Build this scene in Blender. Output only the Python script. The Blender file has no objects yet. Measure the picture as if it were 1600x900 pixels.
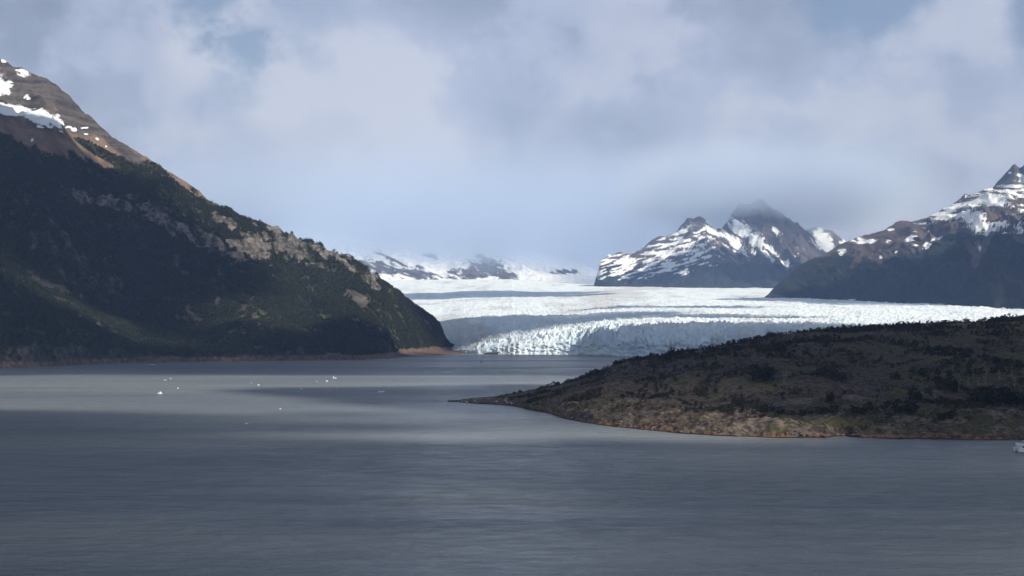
import bpy, bmesh, math, random
import numpy as np

scene = bpy.context.scene
COL = scene.collection
R = math.radians
random.seed(7)

# ------------------------------------------------------------------ camera
F, HZ, CAMZ = 2200.0, 520.0, 68.0        # focal length in photo pixels, horizon row, metres above the lake
cam_data = bpy.data.cameras.new('camera')
cam = bpy.data.objects.new('camera', cam_data)
COL.objects.link(cam)
cam.location = (0, 0, CAMZ)
cam.rotation_euler = (R(90), 0, 0)
cam_data.sensor_width = 36.0
cam_data.lens = 36.0 * F / 1600.0
cam_data.shift_y = 70.0 / 1600.0
cam_data.clip_start = 1.0
cam_data.clip_end = 200000.0
scene.camera = cam

# ------------------------------------------------------------------ sun and sky
SUN_AZ, SUN_EL = R(122), R(43)            # from +Y (view axis) towards +X
SUN = np.array([math.cos(SUN_EL) * math.sin(SUN_AZ), math.cos(SUN_EL) * math.cos(SUN_AZ), math.sin(SUN_EL)])
sun_data = bpy.data.lights.new('sun', 'SUN')
sun_data.energy = 4.9
sun_data.angle = R(0.6)
sun_data.color = (1.0, 0.97, 0.92)
sun = bpy.data.objects.new('sun', sun_data)
COL.objects.link(sun)
sun.rotation_euler = (R(90) - SUN_EL, 0, math.pi - SUN_AZ)

world = bpy.data.worlds.new('World')
scene.world = world
world.use_nodes = True


def build_world():
    nt = world.node_tree
    N, L = nt.nodes, nt.links
    bg = N['Background']
    bg.inputs['Strength'].default_value = 0.1
    sky = N.new('ShaderNodeTexSky')
    sky.sky_type = 'NISHITA'
    sky.sun_disc = False
    sky.sun_elevation = SUN_EL
    sky.sun_rotation = SUN_AZ
    sky.altitude = 250
    tc = N.new('ShaderNodeTexCoord')

    def math_(op, a, b=None, clamp=False):
        n = N.new('ShaderNodeMath'); n.operation = op; n.use_clamp = clamp
        for i, v in enumerate((a, b)):
            if v is None: continue
            if isinstance(v, (int, float)): n.inputs[i].default_value = v
            else: L.new(v, n.inputs[i])
        return n.outputs[0]

    def noise(scale, detail, rough, off, dist=0.0):
        mp = N.new('ShaderNodeMapping'); mp.inputs['Location'].default_value = off
        mp.inputs['Scale'].default_value = (1, 1, 1.25)
        L.new(tc.outputs['Generated'], mp.inputs['Vector'])
        n = N.new('ShaderNodeTexNoise'); n.inputs['Scale'].default_value = scale
        n.inputs['Detail'].default_value = detail; n.inputs['Roughness'].default_value = rough
        n.inputs['Distortion'].default_value = dist
        L.new(mp.outputs[0], n.inputs['Vector'])
        return n.outputs['Fac']

    warp = noise(9.0, 7, 0.58, (3.1, 1.7, 0.4))
    big = noise(3.2, 6, 0.55, (0.3, 4.2, 1.9))
    fine = noise(16.0, 6, 0.6, (7.7, 2.2, 5.1))

    def lobe(u, v, ru, amount, warp_amt=0.5):
        # soft patch of cloud (or gap) round one direction, its edge broken up by the noise
        d = np.array([(u - 800) / F, 1.0, (HZ - v) / F]); d /= np.linalg.norm(d)
        dn = N.new('ShaderNodeVectorMath'); dn.operation = 'DISTANCE'
        L.new(tc.outputs['Generated'], dn.inputs[0]); dn.inputs[1].default_value = d
        r = ru / F
        w = math_('MULTIPLY', math_('SUBTRACT', warp, 0.5), r * 2 * warp_amt * 2)
        dist = math_('ADD', dn.outputs['Value'], w)
        mr = N.new('ShaderNodeMapRange'); mr.interpolation_type = 'SMOOTHSTEP'
        mr.inputs['From Min'].default_value = r * 1.25; mr.inputs['From Max'].default_value = r * 0.35
        mr.inputs['To Min'].default_value = 0; mr.inputs['To Max'].default_value = amount
        L.new(dist, mr.inputs['Value'])
        return mr.outputs[0]

    def total(items):
        acc = items[0]
        for it in items[1:]: acc = math_('ADD', acc, it)
        return acc

    # openings to the blue
    sep = N.new('ShaderNodeSeparateXYZ'); L.new(tc.outputs['Generated'], sep.inputs[0])
    high = N.new('ShaderNodeMapRange'); high.inputs['From Min'].default_value = 0.20; high.inputs['From Max'].default_value = 0.34
    L.new(sep.outputs['Z'], high.inputs['Value'])
    gapn = N.new('ShaderNodeMapRange'); gapn.inputs['From Min'].default_value = 0.56; gapn.inputs['From Max'].default_value = 0.70
    gapn.interpolation_type = 'SMOOTHSTEP'
    L.new(big, gapn.inputs['Value'])
    scattered = math_('MULTIPLY', gapn.outputs[0], high.outputs[0])
    gaps = total([lobe(386, 66, 70, 1.0, 1.2), lobe(335, -5, 80, 0.9, 1.2), lobe(455, 25, 85, 0.35, 0.8),
                  lobe(1395, -22, 105, 1.15, 0.8), lobe(1620, 5, 75, 1.15, 0.8), scattered])
    gaps = math_('MINIMUM', gaps, 0.92)
    # cloud brightness
    t = math_('ADD', math_('MULTIPLY', math_('SUBTRACT', big, 0.5), 0.8), 0.72)
    t = math_('ADD', t, math_('MULTIPLY', math_('SUBTRACT', warp, 0.5), 0.85))
    t = math_('ADD', t, math_('MULTIPLY', math_('SUBTRACT', fine, 0.5), 0.32))
    bil = N.new('ShaderNodeMapRange'); bil.interpolation_type = 'SMOOTHSTEP'; bil.inputs['From Min'].default_value = 0.47; bil.inputs['From Max'].default_value = 0.57
    bil.inputs['To Min'].default_value = -0.05; bil.inputs['To Max'].default_value = 0.15; L.new(warp, bil.inputs['Value'])
    t = math_('ADD', t, math_('MULTIPLY', bil.outputs[0], 1.0))
    t = math_('ADD', t, total([lobe(830, 10, 230, -0.30, 0.5), lobe(150, 120, 230, -0.36, 0.5), lobe(1250, 330, 420, -0.14, 0.3),
                               lobe(300, 60, 75, 0.42, 0.6), lobe(430, 140, 60, 0.34, 0.6), lobe(650, 330, 330, 0.22, 0.3),
                               lobe(60, 20, 120, -0.12, 0.5)]))
    up = N.new('ShaderNodeMapRange'); up.inputs['From Min'].default_value = 0.17; up.inputs['From Max'].default_value = 0.45
    up.inputs['To Min'].default_value = 0.0; up.inputs['To Max'].default_value = -0.75
    L.new(sep.outputs['Z'], up.inputs['Value'])
    t = math_('ADD', t, up.outputs[0], clamp=True)
    ramp = N.new('ShaderNodeValToRGB')
    e = ramp.color_ramp.elements
    e[0].position = 0.0; e[0].color = (0.19, 0.24, 0.32, 1)
    e[1].position = 1.0; e[1].color = (0.57, 0.63, 0.81, 1)
    m = ramp.color_ramp.elements.new(0.5); m.color = (0.395, 0.465, 0.675, 1)
    L.new(t, ramp.inputs[0])
    sc_ = N.new('ShaderNodeVectorMath'); sc_.operation = 'SCALE'; sc_.inputs['Scale'].default_value = 9.5
    L.new(ramp.outputs[0], sc_.inputs[0])
    # clear air between the clouds, paled by thin haze
    pale = N.new('ShaderNodeVectorMath'); pale.operation = 'MULTIPLY_ADD'
    L.new(sky.outputs[0], pale.inputs[0]); pale.inputs[1].default_value = (0.55, 0.55, 0.55); pale.inputs[2].default_value = (0.8, 1.1, 2.0)
    mix = N.new('ShaderNodeMix'); mix.data_type = 'RGBA'
    L.new(gaps, mix.inputs[0]); L.new(sc_.outputs[0], mix.inputs[6]); L.new(pale.outputs[0], mix.inputs[7])
    L.new(mix.outputs[2], bg.inputs['Color'])


build_world()

vs = scene.view_settings
vs.view_transform = 'Standard'
vs.look = 'None'
vs.exposure = 0.0
vs.gamma = 1.0
vs.use_curve_mapping = False
cy = scene.cycles
cy.use_denoising = True
cy.max_bounces = 8
cy.diffuse_bounces = 3
cy.glossy_bounces = 3
cy.transmission_bounces = 4
cy.volume_bounces = 4
cy.transparent_max_bounces = 12
cy.sample_clamp_indirect = 6.0

# ------------------------------------------------------------------ noise in numpy


def _hash(ix, iy, seed):
    h = (ix.astype(np.int64) * 374761393 + iy.astype(np.int64) * 668265263 + seed * 1442695041) & 0xFFFFFFFF
    h = ((h ^ (h >> 13)) * 1274126177) & 0xFFFFFFFF
    return (h ^ (h >> 16)) & 0xFFFFFFFF


def perlin(x, y, seed=0):
    x = np.asarray(x, float); y = np.asarray(y, float)
    x0 = np.floor(x); y0 = np.floor(y)
    fx, fy = x - x0, y - y0
    ux = fx * fx * fx * (fx * (fx * 6 - 15) + 10)
    uy = fy * fy * fy * (fy * (fy * 6 - 15) + 10)

    def g(dx, dy):
        a = _hash(x0 + dx, y0 + dy, seed) * (2 * math.pi / 4294967296.0)
        return np.cos(a) * (fx - dx) + np.sin(a) * (fy - dy)
    a = g(0, 0) * (1 - ux) + g(1, 0) * ux
    b = g(0, 1) * (1 - ux) + g(1, 1) * ux
    return (a * (1 - uy) + b * uy) * 1.45


def fbm(x, y, octaves=5, seed=0, gain=0.5):
    s = 0; a = 1.0; t = 0
    for i in range(octaves):
        s = s + a * perlin(x * 2 ** i, y * 2 ** i, seed + 17 * i); t += a; a *= gain
    return s / t


def ridged(x, y, octaves=5, seed=0, gain=0.5):
    s = 0; a = 1.0; t = 0
    for i in range(octaves):
        n = 1 - np.abs(perlin(x * 2 ** i, y * 2 ** i, seed + 31 * i)); s = s + a * n * n; t += a; a *= gain
    return s / t


def sstep(a, b, x):
    t = np.clip((x - a) / (b - a), 0, 1)
    return t * t * (3 - 2 * t)


def ell(u, v, cu, cv, ru, rv, ang=0.0):
    """1 at the centre, 0 on the outline, negative outside; ang tilts it clockwise in degrees."""
    c, s = math.cos(R(ang)), math.sin(R(ang))
    du, dv = u - cu, v - cv
    p, q = (du * c + dv * s) / ru, (-du * s + dv * c) / rv
    return 1 - np.sqrt(p * p + q * q)


def blobs(u, v, lst):
    m = np.full(u.shape, -9.0)
    for b in lst: m = np.maximum(m, ell(u, v, *b))
    return m


def rough(U, V, X, Y, au, av, wl, seed):
    """Shift coordinates by noise so that outlines come out ragged."""
    return U + au * fbm(X / wl, Y / wl, 4, seed, 0.6), V + av * fbm(X / wl, Y / wl, 4, seed + 5, 0.6)


def col_x(u, y): return (u - 800.0) / F * y
def row_z(v, y): return CAMZ - (v - HZ) / F * y
def shore_y(v): return CAMZ * F / (np.asarray(v, float) - HZ)
def ip(x, pts): return np.interp(x, [p[0] for p in pts], [p[1] for p in pts])


# ------------------------------------------------------------------ mesh and tag helpers


def grid_mesh(name, X, Y, Z, attrs=None):
    """Mesh from 2-D arrays of points, one vertex each, with float attributes."""
    nr, nc = X.shape
    me = bpy.data.meshes.new(name)
    co = np.stack([X, Y, Z], -1).reshape(-1, 3).astype(np.float32)
    idx = np.arange(nr * nc).reshape(nr, nc)
    q = np.stack([idx[:-1, :-1], idx[:-1, 1:], idx[1:, 1:], idx[1:, :-1]], -1).reshape(-1, 4).astype(np.int32)
    me.vertices.add(len(co)); me.vertices.foreach_set('co', co.ravel())
    me.loops.add(q.size); me.loops.foreach_set('vertex_index', q.ravel())
    me.polygons.add(len(q))
    me.polygons.foreach_set('loop_start', np.arange(0, q.size, 4, dtype=np.int32))
    me.polygons.foreach_set('use_smooth', np.ones(len(q), dtype=bool))
    me.update(calc_edges=True)
    for k, a in (attrs or {}).items():
        at = me.attributes.new(k, 'FLOAT', 'POINT')
        at.data.foreach_set('value', np.broadcast_to(a, X.shape).astype(np.float32).ravel())
    return me


def py_mesh(name, verts, faces, smooth=False):
    me = bpy.data.meshes.new(name)
    me.from_pydata([tuple(map(float, p)) for p in verts], [], [tuple(f) for f in faces])
    me.update()
    if smooth: me.polygons.foreach_set('use_smooth', [True] * len(me.polygons))
    return me


def put(name, me, mat=None, parent=None, loc=(0, 0, 0), rz=0.0, sc=1.0):
    o = bpy.data.objects.new(name, me)
    COL.objects.link(o)
    if me is not None and mat is not None and not me.materials: me.materials.append(mat)
    o.parent = parent
    o.location = loc
    o.rotation_euler = (0, 0, rz)
    o.scale = (sc, sc, sc) if isinstance(sc, (int, float)) else sc
    return o


def tag(o, label=None, cat=None, group=None, kind=None):
    if label: o['label'] = label
    if cat: o['category'] = cat
    if group: o['group'] = group
    if kind: o['kind'] = kind
    return o


# ------------------------------------------------------------------ materials


class Mat:
    def __init__(self, name, rough=0.9, spec=0.2):
        self.m = bpy.data.materials.new(name); self.m.use_nodes = True
        self.nt = self.m.node_tree; self.N = self.nt.nodes; self.L = self.nt.links
        self.b = self.N['Principled BSDF']
        self.b.inputs['Roughness'].default_value = rough
        self.b.inputs['Specular IOR Level'].default_value = spec
        self.tc = self.N.new('ShaderNodeTexCoord')

    def set(self, sock, v):
        if isinstance(v, (int, float)): sock.default_value = v
        elif isinstance(v, tuple): sock.default_value = v if len(v) == 4 or sock.type == 'VECTOR' else v + (1,)
        else: self.L.new(v, sock)

    def noise(self, scale, detail=5, rough=0.55, stretch=(1, 1, 1), off=(0, 0, 0), coord='Object', dist=0.0):
        mp = self.N.new('ShaderNodeMapping'); mp.inputs['Scale'].default_value = stretch; mp.inputs['Location'].default_value = off
        self.L.new(self.tc.outputs[coord], mp.inputs['Vector'])
        n = self.N.new('ShaderNodeTexNoise'); n.inputs['Scale'].default_value = scale
        n.inputs['Detail'].default_value = detail; n.inputs['Roughness'].default_value = rough; n.inputs['Distortion'].default_value = dist
        self.L.new(mp.outputs[0], n.inputs['Vector'])
        return n.outputs['Fac']

    def attr(self, name):
        n = self.N.new('ShaderNodeAttribute'); n.attribute_name = name
        return n.outputs['Fac']

    def math(self, op, a, b=0.0, clamp=False):
        n = self.N.new('ShaderNodeMath'); n.operation = op; n.use_clamp = clamp
        self.set(n.inputs[0], a); self.set(n.inputs[1], b)
        return n.outputs[0]

    def rng(self, v, a, b, lo=0.0, hi=1.0, smooth=True):
        n = self.N.new('ShaderNodeMapRange')
        if smooth: n.interpolation_type = 'SMOOTHSTEP'
        self.set(n.inputs['Value'], v)
        for k, x in (('From Min', a), ('From Max', b), ('To Min', lo), ('To Max', hi)): n.inputs[k].default_value = x
        return n.outputs[0]

    def mix(self, f, a, b):
        n = self.N.new('ShaderNodeMix'); n.data_type = 'RGBA'
        self.set(n.inputs[0], f); self.set(n.inputs[6], a); self.set(n.inputs[7], b)
        return n.outputs[2]

    def bump(self, h, strength, dist):
        n = self.N.new('ShaderNodeBump'); self.set(n.inputs['Strength'], strength); n.inputs['Distance'].default_value = dist
        self.L.new(h, n.inputs['Height']); self.L.new(n.outputs[0], self.b.inputs['Normal'])

    def color(self, c): self.set(self.b.inputs['Base Color'], c); return self.m


def mat_plain(name, col, var=0.25, scale=1.0, rough=0.8, spec=0.3, coord='Object', bump=0.0):
    m = Mat(name, rough, spec)
    n = m.noise(scale, 5, coord=coord)
    if bump: m.bump(n, bump, 0.3)
    lo = tuple(c * (1 - var) for c in col); hi = tuple(min(1, c * (1 + var)) for c in col)
    return m.color(m.mix(m.rng(n, 0.3, 0.7), lo, hi))


def mat_leaf(name, a, b, c):
    m = Mat(name, 0.75, 0.15)
    oi = m.N.new('ShaderNodeObjectInfo')
    n = m.noise(0.9, 3)
    col = m.mix(m.rng(oi.outputs['Random'], 0.0, 1.0, smooth=False), a, b)
    return m.color(m.mix(m.rng(n, 0.35, 0.7), col, c))


def mat_mountain(name, forest_a, forest_b, rock_a, rock_b, scree_a, scree_b, fs=0.02, pale=((0.05, 0.046, 0.045), (0.21, 0.185, 0.16))):
    """Ground that is forest, bare rock, scree or snow as its attributes say, with grain of its own."""
    m = Mat(name, 0.95, 0.1)
    n1 = m.noise(fs, 6, 0.62); n2 = m.noise(fs * 4, 5, 0.6, off=(31, 7, 2)); n3 = m.noise(fs * 0.35, 4, off=(3, 9, 1))
    strata = m.noise(fs * 0.9, 5, 0.6, stretch=(0.25, 0.25, 2.2), off=(5, 5, 5))
    fo = m.mix(m.rng(n2, 0.3, 0.72), forest_a, forest_b)
    ro = m.mix(m.rng(m.math('ADD', m.math('MULTIPLY', strata, 0.6), m.math('MULTIPLY', n2, 0.4)), 0.36, 0.64), rock_a, rock_b)
    pl = m.mix(m.rng(m.math('ADD', m.math('MULTIPLY', strata, 0.35), m.math('MULTIPLY', n2, 0.65)), 0.38, 0.62), *pale)
    ro = m.mix(m.rng(m.math('ADD', m.attr('pale'), m.math('MULTIPLY', m.math('SUBTRACT', n2, 0.5), 0.8)), 0.3, 0.7), ro, pl)
    sr = m.mix(m.rng(m.math('ADD', m.math('MULTIPLY', n1, 0.5), m.math('MULTIPLY', n3, 0.5)), 0.36, 0.64), scree_a, scree_b)
    n4 = m.noise(fs * 9, 4, 0.6, off=(1, 17, 4))
    jit = m.math('MULTIPLY', m.math('SUBTRACT', n1, 0.5), 1.1)
    jit2 = m.math('MULTIPLY', m.math('SUBTRACT', m.math('ADD', m.math('MULTIPLY', n2, 0.6), m.math('MULTIPLY', n4, 0.4)), 0.5), 1.5)
    c = m.mix(m.rng(m.math('ADD', m.attr('scree'), jit), 0.42, 0.58), fo, sr)
    c = m.mix(m.rng(m.math('ADD', m.attr('rock'), jit2), 0.40, 0.62), c, ro)
    c = m.mix(m.rng(m.math('ADD', m.attr('beach'), m.math('MULTIPLY', jit2, 0.5)), 0.35, 0.65), c,
              m.mix(m.rng(n2, 0.35, 0.65), (0.060, 0.040, 0.032), (0.165, 0.115, 0.086)))
    c = m.mix(m.rng(m.math('ADD', m.attr('snow'), m.math('MULTIPLY', jit2, 0.9)), 0.40, 0.60), c, (0.80, 0.83, 0.86))
    m.bump(n2, 0.6, 6.0)
    return m.color(c)


M = {}
M['mountain_near'] = mat_mountain('mountain_near', (0.024, 0.030, 0.017), (0.075, 0.070, 0.042), (0.040, 0.036, 0.037), (0.125, 0.108, 0.098),
                                  (0.105, 0.076, 0.057), (0.235, 0.170, 0.120), 0.022)
M['mountain_far'] = mat_mountain('mountain_far', (0.014, 0.020, 0.020), (0.026, 0.032, 0.028), (0.045, 0.043, 0.047), (0.105, 0.095, 0.095),
                                 (0.055, 0.048, 0.050), (0.115, 0.094, 0.088), 0.010)


def build_ice():
    m = Mat('glacier_ice', 0.6, 0.3)
    n1 = m.noise(0.05, 6, 0.65); n2 = m.noise(0.012, 4, stretch=(1.0, 0.35, 1))
    dirt = m.noise(0.004, 6, 0.6, stretch=(1.6, 0.35, 1), off=(2, 4, 1))
    c = m.mix(m.rng(n2, 0.35, 0.65), (0.74, 0.80, 0.85), (0.84, 0.87, 0.88))
    c = m.mix(m.math('MULTIPLY', m.rng(n1, 0.45, 0.75), 0.35), c, (0.55, 0.70, 0.80))
    c = m.mix(m.math('MULTIPLY', m.attr('blue'), m.rng(n1, 0.25, 0.7, 0.55, 1.0)), c, (0.36, 0.58, 0.72))
    dm = m.math('MULTIPLY', m.rng(m.math('ADD', dirt, m.math('MULTIPLY', m.attr('dirt'), 0.30)), 0.50, 0.70), 0.50)
    c = m.mix(dm, c, (0.42, 0.38, 0.36))
    m.bump(n1, 0.5, 6.0)
    return m.color(c)


M['ice'] = build_ice()


def build_water():
    """Silty water: cloudy body under a wind-roughened skin whose waves hide part of the grazing mirror."""
    m = Mat('lake_water', 1.0, 0.0)
    silt = m.noise(0.0016, 4, 0.5, stretch=(0.5, 1.3, 1), off=(11, 3, 0))
    wind = m.noise(0.0030, 6, 0.66, stretch=(0.65, 1.5, 1), off=(4, 8, 0), dist=0.8)
    calm = m.noise(0.0012, 3, 0.5, stretch=(0.5, 1.2, 1), off=(2, 5, 0))
    w1 = m.noise(0.090, 2, 0.62, stretch=(0.65, 1.0, 1)); w2 = m.noise(0.04, 4, 0.55, stretch=(0.45, 1.0, 1), off=(9, 1, 0)); w3 = m.noise(0.6, 3, 0.6)
    h = m.math('ADD', m.math('ADD', m.math('MULTIPLY', w1, 1.0), m.math('MULTIPLY', w2, 1.3)), m.math('MULTIPLY', w3, 0.25))
    gust = m.math('MULTIPLY', m.rng(wind, 0.34, 0.66), m.rng(calm, 0.30, 0.55, 0.45, 1.0))
    bp = m.N.new('ShaderNodeBump'); bp.inputs['Distance'].default_value = 3.6
    m.set(bp.inputs['Strength'], m.math('ADD', m.math('MULTIPLY', gust, 0.65), 0.35)); m.L.new(h, bp.inputs['Height'])
    body = m.N.new('ShaderNodeBsdfDiffuse')
    m.set(body.inputs['Color'], m.mix(m.rng(silt, 0.35, 0.65), (0.136, 0.156, 0.180), (0.192, 0.209, 0.213)))
    skin = m.N.new('ShaderNodeBsdfGlossy'); skin.inputs['Roughness'].default_value = 0.16
    m.L.new(bp.outputs[0], skin.inputs['Normal']); m.L.new(bp.outputs[0], body.inputs['Normal'])
    fr = m.N.new('ShaderNodeFresnel'); fr.inputs['IOR'].default_value = 1.333; m.L.new(bp.outputs[0], fr.inputs['Normal'])
    fac = m.math('MULTIPLY', m.math('POWER', fr.outputs[0], 0.8), m.rng(gust, 0.0, 1.0, 0.48, 0.33))
    rip = m.noise(0.16, 3, 0.65, stretch=(0.42, 1.0, 1), off=(21, 5, 0))                # light and dark of wave slopes put into mirror share, strongest in gusts
    slope_shade = m.math('MULTIPLY', m.math('SUBTRACT', m.math('ADD', m.math('MULTIPLY', w1, 0.5), m.math('MULTIPLY', rip, 0.5)), 0.5), m.math('ADD', m.math('MULTIPLY', gust, 4.2), 1.2))
    fac = m.math('MULTIPLY', fac, m.math('MAXIMUM', m.math('ADD', 1.0, slope_shade), 0.25))
    mx = m.N.new('ShaderNodeMixShader'); m.L.new(fac, mx.inputs[0]); m.L.new(body.outputs[0], mx.inputs[1]); m.L.new(skin.outputs[0], mx.inputs[2])
    m.L.new(mx.outputs[0], m.N['Material Output'].inputs['Surface'])
    m.N.remove(m.b)
    return m.m


M['water'] = build_water()


def build_peninsula_mat():
    m = Mat('heath_and_rock', 0.95, 0.1)
    n1 = m.noise(0.035, 6, 0.62); n2 = m.noise(0.22, 5, 0.62, off=(3, 1, 7)); n3 = m.noise(0.012, 4, off=(8, 2, 2)); n4 = m.noise(0.9, 4, 0.6)
    heath = m.mix(m.rng(n2, 0.3, 0.7), (0.032, 0.026, 0.022), (0.115, 0.088, 0.068))
    heath = m.mix(m.rng(m.math('ADD', m.math('MULTIPLY', n3, 0.5), m.math('MULTIPLY', n1, 0.5)), 0.50, 0.60), heath,
                  m.mix(m.rng(n2, 0.35, 0.65), (0.050, 0.052, 0.022), (0.11, 0.098, 0.045)))
    grass = m.mix(m.rng(n2, 0.3, 0.7), (0.040, 0.038, 0.018), (0.092, 0.080, 0.041))
    rock = m.mix(m.rng(n2, 0.35, 0.65), (0.050, 0.041, 0.035), (0.165, 0.132, 0.106))
    rust = m.mix(m.rng(m.math('ADD', m.math('MULTIPLY', n2, 0.6), m.math('MULTIPLY', n4, 0.4)), 0.38, 0.62), (0.066, 0.035, 0.023), (0.25, 0.150, 0.092))
    j1 = m.math('MULTIPLY', m.math('SUBTRACT', n1, 0.5), 0.9); j2 = m.math('MULTIPLY', m.math('SUBTRACT', n2, 0.5), 0.8)
    c = m.mix(m.rng(m.math('ADD', m.attr('grass'), j1), 0.40, 0.62), heath, grass)
    c = m.mix(m.rng(m.math('ADD', m.attr('rock'), j2), 0.42, 0.60), c, rock)
    c = m.mix(m.rng(m.math('ADD', m.attr('rust'), j2), 0.40, 0.62), c, rust)
    c = m.mix(m.rng(m.math('ADD', m.attr('wet'), m.math('MULTIPLY', j2, 0.3)), 0.4, 0.6), c, (0.035, 0.026, 0.022))
    m.bump(m.math('ADD', n2, m.math('MULTIPLY', n4, 0.3)), 0.8, 1.5)
    return m.color(c)


M['heath'] = build_peninsula_mat()
M['leaf_dark'] = mat_leaf('leaf_dark', (0.020, 0.027, 0.014), (0.045, 0.050, 0.022), (0.014, 0.018, 0.012))
M['leaf_forest'] = mat_leaf('leaf_forest', (0.022, 0.036, 0.015), (0.066, 0.082, 0.032), (0.018, 0.026, 0.014))
M['leaf_shrub'] = mat_leaf('leaf_shrub', (0.034, 0.028, 0.020), (0.105, 0.088, 0.048), (0.028, 0.024, 0.017))
M['leaf_grey'] = mat_leaf('leaf_grey', (0.045, 0.045, 0.032), (0.085, 0.076, 0.056), (0.03, 0.03, 0.022))
M['bark'] = mat_plain('bark', (0.10, 0.085, 0.07), 0.4, 3.0, 0.9)
M['dead_wood'] = mat_plain('dead_wood', (0.32, 0.29, 0.26), 0.3, 3.0, 0.9)
M['boulder'] = mat_plain('boulder', (0.17, 0.135, 0.11), 0.5, 0.8, 0.9, bump=0.6)
M['boulder_rust'] = mat_plain('boulder_rust', (0.20, 0.12, 0.075), 0.5, 0.8, 0.9, bump=0.6)
M['dark_rock'] = mat_plain('dark_rock', (0.07, 0.055, 0.05), 0.4, 0.1, 0.9)
M['floe'] = mat_plain('floe_ice', (0.62, 0.68, 0.73), 0.10, 0.8, 0.5, 0.4)

# ------------------------------------------------------------------ lake


def build_lake():
    ys = np.concatenate([[-6000, -1500, 0], np.geomspace(200, 9000, 60), [20000, 60000]])
    xs = np.concatenate([[-60000, -20000, -8000], np.linspace(-4000, 4000, 60), [8000, 20000, 60000]])
    X, Y = np.meshgrid(xs, ys)
    me = grid_mesh('lake', X, Y, np.zeros_like(X))
    return tag(put('lake', me, M['water']), 'wide grey glacial lake ruffled by wind', kind='structure')


build_lake()

# ------------------------------------------------------------------ mountain beside the lake
LEFT = {}


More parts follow.
